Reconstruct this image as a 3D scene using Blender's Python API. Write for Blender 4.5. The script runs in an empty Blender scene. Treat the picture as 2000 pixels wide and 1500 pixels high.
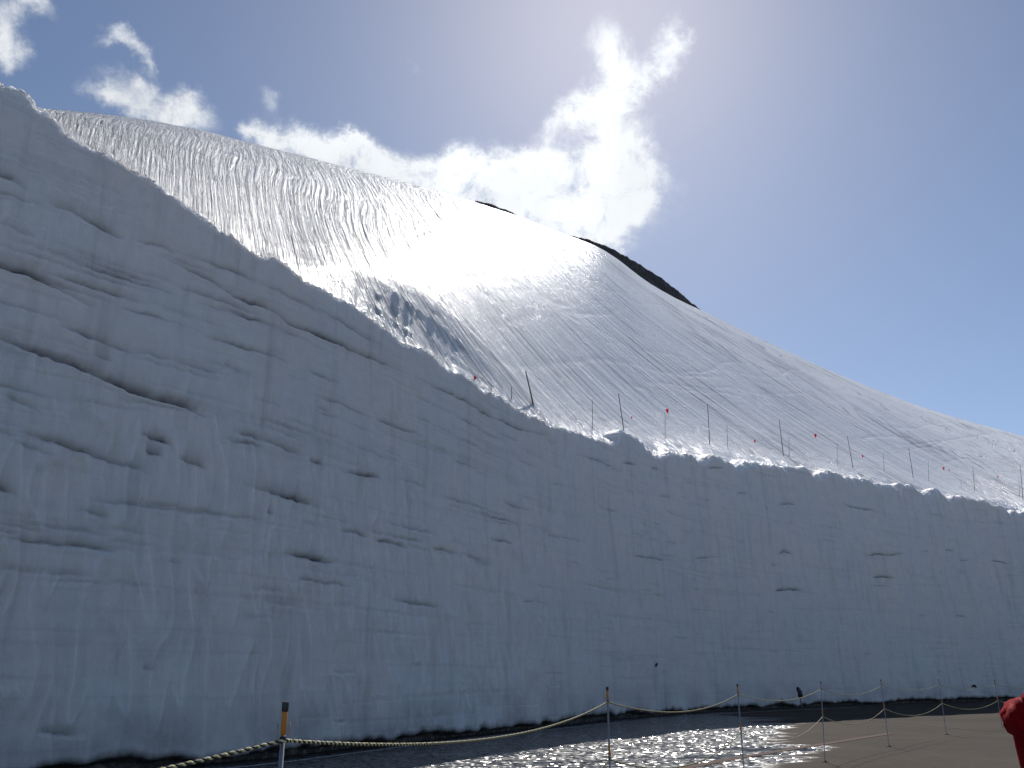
import bpy, bmesh, math, random
import numpy as np
from mathutils import Vector, Matrix

random.seed(7)
scene = bpy.context.scene
col = scene.collection

# ------------------------------------------------------------------ camera
F_PX = 1700.0                       # focal length in pixels of the 2000 px wide photo
CAM_H = 1.5
PITCH = math.atan(570.0 / F_PX)
CP, SP = math.cos(PITCH), math.sin(PITCH)
cam_d = bpy.data.cameras.new("camera")
cam_d.sensor_width = 36.0
cam_d.lens = 36.0 * F_PX / 2000.0
cam_d.clip_start = 0.05
cam_d.clip_end = 6000.0
cam = bpy.data.objects.new("camera", cam_d)
cam.location = (0, 0, CAM_H)
cam.rotation_euler = (math.pi / 2 + PITCH, 0, 0)
col.objects.link(cam)
scene.camera = cam


def ray(px, py):
    """world direction seen at a photo pixel (not normalised, optical depth 1)"""
    xc = (px - 1000.0) / F_PX
    yc = (750.0 - py) / F_PX
    return np.array([xc, CP - yc * SP, SP + yc * CP])


def project(p):
    x, y, z = p[..., 0], p[..., 1], p[..., 2] - CAM_H
    d = y * CP + z * SP
    v = -y * SP + z * CP
    return 1000 + F_PX * x / d, 750 - F_PX * v / d


def ground_at(px, py):
    d = ray(px, py)
    t = -CAM_H / d[2]
    return np.array([d[0] * t, d[1] * t, 0.0])


# ------------------------------------------------------------------ sun and sky
sun_dir = ray(1190, -20)
sun_dir = sun_dir / np.linalg.norm(sun_dir)
SUN_EL = math.asin(sun_dir[2])
SUN_AZ = math.atan2(sun_dir[0], sun_dir[1])        # clockwise from +Y

sun_d = bpy.data.lights.new("sun", 'SUN')
sun_d.energy = 4.8
sun_d.angle = math.radians(0.53)
sun_d.color = (1.0, 0.955, 0.90)
sun_o = bpy.data.objects.new("sun", sun_d)
sun_o.rotation_euler = Vector((-sun_dir[0], -sun_dir[1], -sun_dir[2])).to_track_quat('-Z', 'Y').to_euler()
sun_o.location = (30, 150, 200)
col.objects.link(sun_o)

scene.view_settings.view_transform = 'Standard'
scene.view_settings.look = 'None'
scene.view_settings.exposure = 0.0
scene.view_settings.gamma = 1.0
scene.cycles.max_bounces = 6
scene.cycles.diffuse_bounces = 3
scene.cycles.glossy_bounces = 3

world = bpy.data.worlds.new("World")
scene.world = world
world.use_nodes = True
SKY_STRENGTH = 0.100


def build_world():
    nt = world.node_tree
    N = nt.nodes
    L = nt.links
    N.clear()
    out = N.new('ShaderNodeOutputWorld')
    sky = N.new('ShaderNodeTexSky')
    sky.sky_type = 'NISHITA'
    sky.sun_disc = False
    sky.sun_elevation = SUN_EL
    sky.sun_rotation = SUN_AZ
    sky.altitude = 2400
    sky.air_density = 1.0
    sky.dust_density = 2.2
    sky.ozone_density = 1.2
    bg = N.new('ShaderNodeBackground')
    bg.inputs['Strength'].default_value = SKY_STRENGTH
    L.new(sky.outputs[0], bg.inputs['Color'])

    tc = N.new('ShaderNodeTexCoord')
    D = tc.outputs['Generated']

    def math_n(op, a, b=None, c=None, clamp=False):
        n = N.new('ShaderNodeMath')
        n.operation = op
        n.use_clamp = clamp
        for i, v in enumerate((a, b, c)):
            if v is None:
                continue
            if isinstance(v, (int, float)):
                n.inputs[i].default_value = v
            else:
                L.new(v, n.inputs[i])
        return n.outputs[0]

    def dot(v):
        n = N.new('ShaderNodeVectorMath')
        n.operation = 'DOT_PRODUCT'
        L.new(D2, n.inputs[0])
        n.inputs[1].default_value = tuple(v)
        return n.outputs['Value']

    # distort directions a little so that blob outlines break up
    wn = N.new('ShaderNodeTexNoise')
    wn.inputs['Scale'].default_value = 14.0
    wn.inputs['Detail'].default_value = 8.0
    wn.inputs['Roughness'].default_value = 0.68
    L.new(D, wn.inputs['Vector'])
    sub = N.new('ShaderNodeVectorMath')
    sub.operation = 'SUBTRACT'
    L.new(wn.outputs['Color'], sub.inputs[0])
    sub.inputs[1].default_value = (0.5, 0.5, 0.5)
    ma = N.new('ShaderNodeVectorMath')
    ma.operation = 'MULTIPLY_ADD'
    L.new(sub.outputs[0], ma.inputs[0])
    ma.inputs[1].default_value = (0.075, 0.075, 0.075)
    L.new(D, ma.inputs[2])
    D2 = ma.outputs[0]

    # cloud masses: centre x, y, half axes (photo pixels converted to directions), turn, weight
    blobs = [
        (1190, 105, 44, 70, 0, .8), (1285, 125, 26, 70, 25, .75), (1325, 70, 20, 44, 10, .7),
        (1180, 190, 64, 56, 0, 1.0), (1255, 165, 64, 30, -25, .85), (1115, 222, 62, 26, -30, .85),
        (1190, 270, 72, 62, 0, .95), (1205, 350, 82, 62, 0, 1.2), (1140, 385, 112, 52, 0, 1.3),
        (1055, 345, 92, 48, 0, 1.1), (975, 345, 100, 56, 0, 1.3), (900, 335, 58, 36, 0, 1.0),
        (1130, 445, 112, 56, 0, 1.35), (1040, 405, 130, 60, 0, 1.4), (1235, 345, 52, 62, 0, .95),
        (1212, 440, 14, 46, 12, .62),
        (720, 322, 105, 42, 8, 1.25), (800, 350, 84, 40, 0, 1.35), (640, 305, 92, 32, 10, 1.2),
        (690, 285, 34, 22, 0, .9), (520, 268, 46, 26, 20, 1.15), (485, 250, 18, 15, 0, .85),
        (292, 214, 92, 42, 8, .92), (355, 225, 44, 36, 0, .8), (215, 200, 40, 20, 0, .8),
        (300, 172, 60, 20, 0, .5),
        (250, 78, 50, 18, 15, .66), (302, 114, 32, 17, 40, .72), (205, 92, 30, 12, -30, .5),
        (8, 40, 34, 90, 0, .85), (36, 105, 40, 28, 0, .65), (60, 0, 60, 22, 0, .55),
        (532, 196, 24, 22, 0, .62), (800, 120, 30, 10, 20, .35),
    ]
    total = None
    for (bx, by, rx, ry, rot, w) in blobs:
        c0 = ray(bx, by)
        c0 = c0 / np.linalg.norm(c0)
        u = np.cross(c0, (0, 0, 1.0))
        u /= np.linalg.norm(u)
        v = np.cross(u, c0)
        a = math.radians(-rot)
        uu = u * math.cos(a) + v * math.sin(a)
        vv = -u * math.sin(a) + v * math.cos(a)
        depth = np.linalg.norm(ray(bx, by))
        sx = rx * 1.02 / F_PX / depth
        sy = ry * 1.02 / F_PX / depth
        d1 = dot(uu / sx)
        d2 = dot(vv / sy)
        q = math_n('MULTIPLY', d1, d1)
        q = math_n('MULTIPLY_ADD', d2, d2, q)
        e = math_n('EXPONENT', math_n('MULTIPLY', q, -0.9))
        # only the half of the sky that holds the mass
        e = math_n('MULTIPLY', e, w)
        total = e if total is None else math_n('ADD', total, e)

    # ordinary scattered fair-weather cloud over the rest of the sky
    far = N.new('ShaderNodeTexNoise')
    far.inputs['Scale'].default_value = 2.6
    far.inputs['Detail'].default_value = 4.0
    L.new(D, far.inputs['Vector'])
    mr = N.new('ShaderNodeMapRange')
    mr.inputs['From Min'].default_value = 0.56
    mr.inputs['From Max'].default_value = 0.74
    L.new(far.outputs['Fac'], mr.inputs['Value'])
    fwd = ray(1000, 500)
    fwd = fwd / np.linalg.norm(fwd)
    dd = N.new('ShaderNodeVectorMath')
    dd.operation = 'DOT_PRODUCT'
    L.new(D, dd.inputs[0])
    dd.inputs[1].default_value = tuple(fwd)
    away = N.new('ShaderNodeMapRange')
    away.inputs['From Min'].default_value = 0.70
    away.inputs['From Max'].default_value = 0.45
    L.new(dd.outputs['Value'], away.inputs['Value'])
    total = math_n('MULTIPLY_ADD', mr.outputs[0], away.outputs[0], total)

    fn = N.new('ShaderNodeTexNoise')
    fn.inputs['Scale'].default_value = 22.0
    fn.inputs['Detail'].default_value = 12.0
    fn.inputs['Roughness'].default_value = 0.68
    fn.inputs['Distortion'].default_value = 0.35
    L.new(D, fn.inputs['Vector'])
    tot_c = math_n('MINIMUM', total, 1.6)
    field = math_n('MULTIPLY', tot_c, math_n('MULTIPLY_ADD', fn.outputs['Fac'], 2.9, -0.55))
    al = N.new('ShaderNodeMapRange')
    al.interpolation_type = 'SMOOTHSTEP'
    al.inputs['From Min'].default_value = 0.18
    al.inputs['From Max'].default_value = 1.42
    al.inputs['To Max'].default_value = 0.97
    L.new(field, al.inputs['Value'])
    # cloud brightness: forward scattering towards the sun
    sd = N.new('ShaderNodeVectorMath')
    sd.operation = 'DOT_PRODUCT'
    L.new(D, sd.inputs[0])
    sd.inputs[1].default_value = tuple(sun_dir)
    ph = math_n('POWER', math_n('MAXIMUM', sd.outputs['Value'], 0.0), 9.0)
    br = math_n('MULTIPLY_ADD', ph, 0.40, 0.78)
    sn = N.new('ShaderNodeTexNoise')
    sn.inputs['Scale'].default_value = 11.0
    sn.inputs['Detail'].default_value = 5.0
    L.new(D, sn.inputs['Vector'])
    br = math_n('MULTIPLY', br, math_n('MULTIPLY_ADD', sn.outputs['Fac'], 0.5, 0.72))
    cb = N.new('ShaderNodeBackground')
    cb.inputs['Color'].default_value = (0.93, 0.965, 1.0, 1)
    L.new(br, cb.inputs['Strength'])
    mix = N.new('ShaderNodeMixShader')
    L.new(al.outputs[0], mix.inputs[0])
    L.new(bg.outputs[0], mix.inputs[1])
    L.new(cb.outputs[0], mix.inputs[2])
    L.new(mix.outputs[0], out.inputs['Surface'])


build_world()

# ------------------------------------------------------------------ helpers
_rs = np.random.RandomState(11)
PERM = _rs.permutation(4096)
GRAD = _rs.rand(4096) * 2 * np.pi


def noise2(x, y, seed=0):
    """gradient noise, about -0.7..0.7"""
    x = np.asarray(x, float) + seed * 17.31
    y = np.asarray(y, float) + seed * 9.77
    xi = np.floor(x).astype(np.int64)
    yi = np.floor(y).astype(np.int64)
    xf = x - xi
    yf = y - yi
    u = xf * xf * xf * (xf * (xf * 6 - 15) + 10)
    v = yf * yf * yf * (yf * (yf * 6 - 15) + 10)

    def g(ix, iy, dx, dy):
        h = PERM[(PERM[ix & 4095] + iy) & 4095]
        a = GRAD[h]
        return np.cos(a) * dx + np.sin(a) * dy
    n00 = g(xi, yi, xf, yf)
    n10 = g(xi + 1, yi, xf - 1, yf)
    n01 = g(xi, yi + 1, xf, yf - 1)
    n11 = g(xi + 1, yi + 1, xf - 1, yf - 1)
    return (n00 * (1 - u) + n10 * u) * (1 - v) + (n01 * (1 - u) + n11 * u) * v


def fbm(x, y, oct=4, seed=0, gain=0.5):
    t = 0.0
    a = 1.0
    for i in range(oct):
        t = t + a * noise2(x * 2 ** i, y * 2 ** i, seed + i * 3)
        a *= gain
    return t


def smooth1(a, n):
    k = np.ones(n) / n
    return np.convolve(np.pad(a, n // 2, mode='edge'), k, mode='same')[n // 2:-(n // 2)]


def sstep(a, b, x):
    t = np.clip((x - a) / (b - a), 0, 1)
    return t * t * (3 - 2 * t)


def tag(o, label=None, cat=None, group=None, kind=None):
    if label:
        o["label"] = label
    if cat:
        o["category"] = cat
    if group:
        o["group"] = group
    if kind:
        o["kind"] = kind
    return o


def link(name, me, parent=None, mat=None, smooth=False):
    o = bpy.data.objects.new(name, me)
    col.objects.link(o)
    if parent is not None:
        o.parent = parent
    if mat is not None and me is not None and not me.materials:
        me.materials.append(mat)
    if smooth:
        me.polygons.foreach_set('use_smooth', [True] * len(me.polygons))
    return o


def empty(name, loc=(0, 0, 0)):
    o = bpy.data.objects.new(name, None)
    o.empty_display_size = 0.2
    o.location = loc
    col.objects.link(o)
    return o


def grid_mesh(name, P, attrs=None, flip=False):
    """P: (rows, cols, 3) array -> quad mesh"""
    R, C, _ = P.shape
    me = bpy.data.meshes.new(name)
    me.vertices.add(R * C)
    me.vertices.foreach_set('co', P.reshape(-1).astype(np.float32))
    idx = np.arange(R * C).reshape(R, C)
    a, b, c, d = idx[:-1, :-1], idx[:-1, 1:], idx[1:, 1:], idx[1:, :-1]
    q = np.stack([a, b, c, d] if not flip else [a, d, c, b], -1).reshape(-1, 4)
    n = len(q)
    me.loops.add(n * 4)
    me.loops.foreach_set('vertex_index', q.reshape(-1).astype(np.int32))
    me.polygons.add(n)
    me.polygons.foreach_set('loop_start', np.arange(0, n * 4, 4, dtype=np.int32))
    me.polygons.foreach_set('use_smooth', np.ones(n, dtype=bool))
    me.update(calc_edges=True)
    for k, v in (attrs or {}).items():
        at = me.attributes.new(k, 'FLOAT', 'POINT')
        at.data.foreach_set('value', v.reshape(-1).astype(np.float32))
    me.validate()
    return me


def tube(bm, pts, radii, sides=8, cap=True):
    """tapered tube along points"""
    pts = [Vector(p) for p in pts]
    if not hasattr(radii, '__len__'):
        radii = [radii] * len(pts)
    rings = []
    prev = None
    for i, p in enumerate(pts):
        if i == 0:
            t = pts[1] - pts[0]
        elif i == len(pts) - 1:
            t = pts[-1] - pts[-2]
        else:
            t = pts[i + 1] - pts[i - 1]
        t.normalize()
        if prev is None:
            ref = Vector((0, 0, 1)) if abs(t.z) < 0.9 else Vector((1, 0, 0))
            n = t.cross(ref).normalized()
        else:
            n = (prev - t * prev.dot(t)).normalized()
        prev = n
        b = t.cross(n)
        rings.append([bm.verts.new(p + (n * math.cos(2 * math.pi * k / sides) + b * math.sin(2 * math.pi * k / sides)) * radii[i]) for k in range(sides)])
    for i in range(len(rings) - 1):
        for k in range(sides):
            bm.faces.new((rings[i][k], rings[i][(k + 1) % sides], rings[i + 1][(k + 1) % sides], rings[i + 1][k]))
    if cap:
        bm.faces.new(rings[0][::-1])
        bm.faces.new(rings[-1])


def bm_mesh(name, bm, smooth=True):
    bmesh.ops.recalc_face_normals(bm, faces=bm.faces)
    me = bpy.data.meshes.new(name)
    bm.to_mesh(me)
    bm.free()
    if smooth:
        me.polygons.foreach_set('use_smooth', [True] * len(me.polygons))
    return me


class Mat:
    def __init__(self, name):
        self.m = bpy.data.materials.new(name)
        self.m.use_nodes = True
        self.N = self.m.node_tree.nodes
        self.L = self.m.node_tree.links
        self.p = self.N['Principled BSDF']

    def set(self, **k):
        for a, v in k.items():
            self.p.inputs[a.replace('_', ' ')].default_value = v
        return self

    def node(self, t, **k):
        n = self.N.new(t)
        for a, v in k.items():
            setattr(n, a, v)
        return n

    def noise(self, scale, detail=4, rough=0.55, vec=None, dist=0.0):
        n = self.N.new('ShaderNodeTexNoise')
        n.inputs['Scale'].default_value = scale
        n.inputs['Detail'].default_value = detail
        n.inputs['Roughness'].default_value = rough
        n.inputs['Distortion'].default_value = dist
        self.L.new(vec if vec is not None else self.coord(), n.inputs['Vector'])
        return n.outputs['Fac']

    def coord(self):
        if not hasattr(self, '_tc'):
            self._tc = self.N.new('ShaderNodeTexCoord')
        return self._tc.outputs['Object']

    def attr(self, name):
        n = self.N.new('ShaderNodeAttribute')
        n.attribute_name = name
        return n.outputs['Fac']

    def math(self, op, a, b=None, c=None, clamp=False):
        n = self.N.new('ShaderNodeMath')
        n.operation = op
        n.use_clamp = clamp
        for i, v in enumerate((a, b, c)):
            if v is None:
                continue
            if isinstance(v, (int, float)):
                n.inputs[i].default_value = v
            else:
                self.L.new(v, n.inputs[i])
        return n.outputs[0]

    def rng(self, v, a, b, c=0.0, d=1.0, smooth=True):
        n = self.N.new('ShaderNodeMapRange')
        if smooth:
            n.interpolation_type = 'SMOOTHSTEP'
        for i, x in zip(('From Min', 'From Max', 'To Min', 'To Max'), (a, b, c, d)):
            n.inputs[i].default_value = x
        self.L.new(v, n.inputs['Value'])
        return n.outputs[0]

    def mix(self, fac, a, b):
        n = self.N.new('ShaderNodeMix')
        n.data_type = 'RGBA'
        for s, v in ((0, fac), (6, a), (7, b)):
            if isinstance(v, (tuple, list)):
                n.inputs[s].default_value = tuple(v) + ((1,) if len(v) == 3 else ())
            elif isinstance(v, (int, float)):
                n.inputs[s].default_value = v
            else:
                self.L.new(v, n.inputs[s])
        return n.outputs[2]

    def combine(self, x, y, z):
        n = self.N.new('ShaderNodeCombineXYZ')
        for i, v in enumerate((x, y, z)):
            if isinstance(v, (int, float)):
                n.inputs[i].default_value = v
            else:
                self.L.new(v, n.inputs[i])
        return n.outputs[0]

    def bump(self, h, dist, strength=1.0, normal=None):
        n = self.N.new('ShaderNodeBump')
        n.inputs['Strength'].default_value = strength
        n.inputs['Distance'].default_value = dist
        self.L.new(h, n.inputs['Height'])
        if normal is not None:
            self.L.new(normal, n.inputs['Normal'])
        return n.outputs[0]

    def to(self, sock, name):
        self.L.new(sock, self.p.inputs[name])
        return self


def simple(name, colr, rough=0.6, metal=0.0, var=0.25, scale=30.0, bump=0.0):
    m = Mat(name)
    f = m.noise(scale, 4)
    dark = tuple(c * (1 - var) for c in colr)
    lite = tuple(min(1, c * (1 + var)) for c in colr)
    m.to(m.mix(f, dark, lite), 'Base Color').set(Roughness=rough, Metallic=metal)
    if bump:
        m.to(m.bump(f, bump), 'Normal')
    return m.m


# ------------------------------------------------------------------ wall plan and lip line
base_px = [(200, 1511), (400, 1496), (560, 1480), (800, 1452), (945, 1436), (1190, 1408), (1265, 1401),
           (1350, 1394), (1440, 1388.5), (1650, 1378.5), (1825, 1373), (2000, 1368)]
pts = [np.array([-34.0, -9.0]), np.array([-25.0, -2.0]), np.array([-17.0, 5.2]), np.array([-10.6, 11.2])]
pts += [ground_at(*p)[:2] for p in base_px]
pts += [np.array([46.0, 61.0]), np.array([65.0, 69.0]), np.array([92.0, 76.0])]
pts = np.array(pts)


def catmull(P, n=60):
    out = []
    Q = np.vstack([2 * P[0] - P[1], P, 2 * P[-1] - P[-2]])
    for i in range(1, len(Q) - 2):
        p0, p1, p2, p3 = Q[i - 1], Q[i], Q[i + 1], Q[i + 2]
        for t in np.linspace(0, 1, n, endpoint=False):
            out.append(0.5 * ((2 * p1) + (-p0 + p2) * t + (2 * p0 - 5 * p1 + 4 * p2 - p3) * t * t + (-p0 + 3 * p1 - 3 * p2 + p3) * t ** 3))
    out.append(P[-1])
    return np.array(out)


dense = catmull(pts)
for _ in range(40):                                     # ease kinks left by the pixel readings
    dense[1:-1] = 0.25 * dense[:-2] + 0.5 * dense[1:-1] + 0.25 * dense[2:]
seg = np.linalg.norm(np.diff(dense, axis=0), axis=1)
S_d = np.concatenate([[0], np.cumsum(seg)])
AZ_d = np.arctan2(dense[:, 0], dense[:, 1])

# columns: even in azimuth where the wall faces the road in front of us, coarser away from it
az_cols = np.concatenate([np.radians(np.linspace(-104, -46, 130, endpoint=False)),
                          np.radians(np.linspace(-46, 37, 1380, endpoint=False)),
                          np.radians(np.linspace(37, 50.0, 60))])
az_cols = az_cols[(az_cols > AZ_d[0] + 0.002) & (az_cols < AZ_d[-1] - 0.002)]
S = np.interp(az_cols, AZ_d, S_d)
BX = np.interp(S, S_d, dense[:, 0])
BY = np.interp(S, S_d, dense[:, 1])
tx = np.gradient(BX, S)
ty = np.gradient(BY, S)
tl = np.hypot(tx, ty)
tx, ty = tx / tl, ty / tl
NX, NY = ty, -tx                     # outward, towards the road
NC = len(S)
LEAN = 0.045

lip_px = np.array([(0, 152), (45, 172), (75, 205), (130, 255), (190, 291), (250, 312), (300, 345), (350, 385), (420, 432), (500, 482),
                   (545, 500), (600, 543), (650, 567), (700, 598), (760, 642), (800, 667), (850, 692), (920, 742), (965, 763), (1020, 798),
                   (1080, 827), (1130, 842), (1180, 858), (1215, 872), (1250, 876), (1290, 884), (1340, 889), (1410, 895), (1450, 901), (1500, 906),
                   (1540, 914), (1600, 917), (1640, 926), (1700, 940), (1760, 946), (1800, 951), (1850, 963), (1900, 976), (1950, 988), (2000, 999)], float)
ZT = np.full(NC, 12.0)
for it in range(25):
    P = np.stack([BX - NX * LEAN * ZT, BY - NY * LEAN * ZT, ZT], -1)
    x0, y0 = project(P)
    P2 = P.copy()
    P2[:, 2] += 0.1
    x1, y1 = project(P2)
    want = np.interp(x0, lip_px[:, 0], lip_px[:, 1])
    ZT = ZT + np.clip((want - y0) / ((y1 - y0) / 0.1), -1, 1)
    ZT = np.clip(ZT, 6, 16)
inside = (x0 > 2) & (x0 < 1998) & (np.abs(az_cols) < 0.9)
ZT = np.interp(S, S[inside], ZT[inside])
lo, hi = S[inside][0], S[inside][-1]
ZT = ZT + np.where(S < lo, 0.03 * (lo - S), 0) - np.where(S > hi, 0.02 * (S - hi), 0)
PXC = np.clip(x0, -600, 2600)                          # photo column of each wall column
# lumpy crest
right = sstep(1130, 1260, PXC)
lump = fbm(S * 0.9, S * 0 + 3.3, 4, 5) * 0.16 * (1 - right)
hollow = np.clip(0.62 - 2.4 * np.abs(noise2(S * 0.33 + 0.5 * noise2(S * 0.21, S * 0, 4), S * 0 + 8.1, 2)), 0, 1) * right * np.clip(0.55 + 1.3 * noise2(S * 0.17, S * 0 + 2.2, 6), 0.12, 1)
lump += (0.16 - 0.62 * hollow + 0.26 * fbm(S * 1.3, S * 0, 4, 9, 0.6)) * right
lump += fbm(S * 3.2, S * 0 + 1.0, 3, 31) * 0.07
lump += 0.55 * np.exp(-((PXC - 1236) / 24.0) ** 2)      # the broken block where the wall bends
lump += 0.35 * np.exp(-((PXC - 1218) / 9.0) ** 2)
ZL = ZT + lump - 0.06
LIPX = BX - NX * LEAN * ZL
LIPY = BY - NY * LEAN * ZL

# ------------------------------------------------------------------ materials of snow, rock and road
def mat_wall_snow():
    m = Mat("shaded_snow_wall")
    dirt_shade = m.attr('dirt_shade')
    s = m.attr('wall_s')
    z = m.attr('wall_z')
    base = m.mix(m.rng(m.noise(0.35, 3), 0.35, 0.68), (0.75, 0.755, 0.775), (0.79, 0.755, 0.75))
    # dusty melt runs down the face and thin layers of old snow
    runs = m.noise(1.0, 4, 0.6, m.combine(m.math('MULTIPLY', s, 2.3), m.math('MULTIPLY', z, 0.22), 0.0))
    base = m.mix(m.rng(runs, 0.50, 0.74, 0, 0.42), base, (0.46, 0.455, 0.45))
    lay = m.noise(1.0, 5, 0.65, m.combine(m.math('MULTIPLY', s, 0.22), m.math('MULTIPLY', z, 6.5), 3.0))
    base = m.mix(m.rng(lay, 0.52, 0.74, 0, 0.26), base, (0.43, 0.445, 0.47))
    mott = m.noise(2.2, 5, 0.6)
    base = m.mix(m.rng(mott, 0.42, 0.75, 0, 0.22), base, (0.47, 0.46, 0.45))
    dn = m.noise(6.0, 5, 0.6)
    df = m.math('MULTIPLY', dirt_shade, m.rng(dn, 0.25, 0.65, 0.75, 1.1), clamp=True)
    base = m.mix(df, base, (0.07, 0.068, 0.072))
    m.to(base, 'Base Color').set(Roughness=0.62)
    m.p.inputs['Specular IOR Level'].default_value = 0.3
    m.p.inputs['Subsurface Weight'].default_value = 0.7          # light seeps through snow near the sunlit rim
    m.p.inputs['Subsurface Radius'].default_value = (0.9, 0.95, 1.0)
    m.p.inputs['Subsurface Scale'].default_value = 0.16
    m.p.subsurface_method = 'BURLEY'
    fl = m.noise(1.0, 5, 0.6, m.combine(m.math('MULTIPLY', s, 7.0), m.math('MULTIPLY', z, 1.3), 0.0))
    b1 = m.bump(fl, 0.05)
    g = m.noise(34.0, 4, 0.65)
    m.to(m.bump(g, 0.022, 1.0, b1), 'Normal')
    return m.m


ICE_GLOSS = 0.13        # share of icy crust that mirrors


def mat_slope_snow():
    m = Mat("sunlit_icy_snow")
    a = m.attr('track_across')
    b = m.attr('track_along')
    base = m.mix(m.rng(m.noise(0.12, 5, 0.6), 0.35, 0.7), (0.90, 0.905, 0.92), (0.83, 0.84, 0.86))
    # left part painted darker, standing in for dimmer light on that side
    left_shade = m.math('MULTIPLY', m.attr('left_shade'), m.rng(m.noise(0.06, 5, 0.6), 0.3, 0.6, 0.75, 1.0))
    base = m.mix(left_shade, base, (0.62, 0.625, 0.64))
    tr = m.noise(1.0, 5, 0.62, m.combine(m.math('MULTIPLY', a, 1.0), m.math('MULTIPLY', b, 0.075), 0.0), 0.3)
    base = m.mix(m.rng(tr, 0.50, 0.68, 0, 0.5), base, (0.55, 0.56, 0.58))
    def thin(v, w):
        return m.rng(m.math('ABSOLUTE', m.math('SUBTRACT', v, 0.5)), 0.0, w, 1.0, 0.0)
    l1 = m.noise(1.0, 2, 0.5, m.combine(m.math('MULTIPLY', a, 0.55), m.math('MULTIPLY', b, 0.035), 9.0), 0.1)
    l2 = m.noise(1.0, 2, 0.5, m.combine(m.math('MULTIPLY', a, 1.5), m.math('MULTIPLY', b, 0.06), 14.0), 0.1)
    br_ = m.rng(m.noise(0.12, 4, 0.6), 0.40, 0.62, 0.25, 1.0)
    lines = m.math('MULTIPLY', m.math('MAXIMUM', thin(l1, 0.016), thin(l2, 0.022)), br_)
    base = m.mix(m.math('MULTIPLY', lines, 0.75), base, (0.36, 0.37, 0.40))
    m.to(base, 'Base Color')
    rg = m.rng(m.noise(0.35, 4, 0.6), 0.3, 0.7, 0.25, 0.40)
    m.to(rg, 'Roughness')
    m.p.inputs['Specular IOR Level'].default_value = 0.0
    b1 = m.bump(tr, 0.30, 0.9)
    tr2 = m.noise(1.0, 4, 0.6, m.combine(m.math('MULTIPLY', a, 2.6), m.math('MULTIPLY', b, 0.16), 5.0), 0.2)
    b1 = m.bump(tr2, 0.10, 0.9, b1)
    b1 = m.bump(m.math('MULTIPLY', lines, -1.0), 0.05, 0.9, b1)
    g = m.noise(2.1, 6, 0.72)
    b2 = m.bump(g, 0.11, 0.9, b1)
    g2 = m.noise(9.0, 3, 0.6)
    nb = m.bump(g2, 0.012, 0.8, b2)
    m.to(nb, 'Normal')
    gl = m.node('ShaderNodeBsdfGlossy')
    m.L.new(rg, gl.inputs['Roughness'])
    m.L.new(nb, gl.inputs['Normal'])
    mx = m.node('ShaderNodeMixShader')
    mx.inputs[0].default_value = ICE_GLOSS
    m.L.new(m.p.outputs[0], mx.inputs[1])
    m.L.new(gl.outputs[0], mx.inputs[2])
    m.L.new(mx.outputs[0], m.N['Material Output'].inputs['Surface'])
    return m.m


def mat_rock():
    m = Mat("dark_rock")
    f = m.noise(0.8, 6, 0.65)
    m.to(m.mix(m.rng(f, 0.35, 0.7), (0.018, 0.018, 0.021), (0.055, 0.050, 0.048)), 'Base Color').set(Roughness=0.95)
    m.to(m.bump(f, 0.3), 'Normal')
    return m.m


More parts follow.
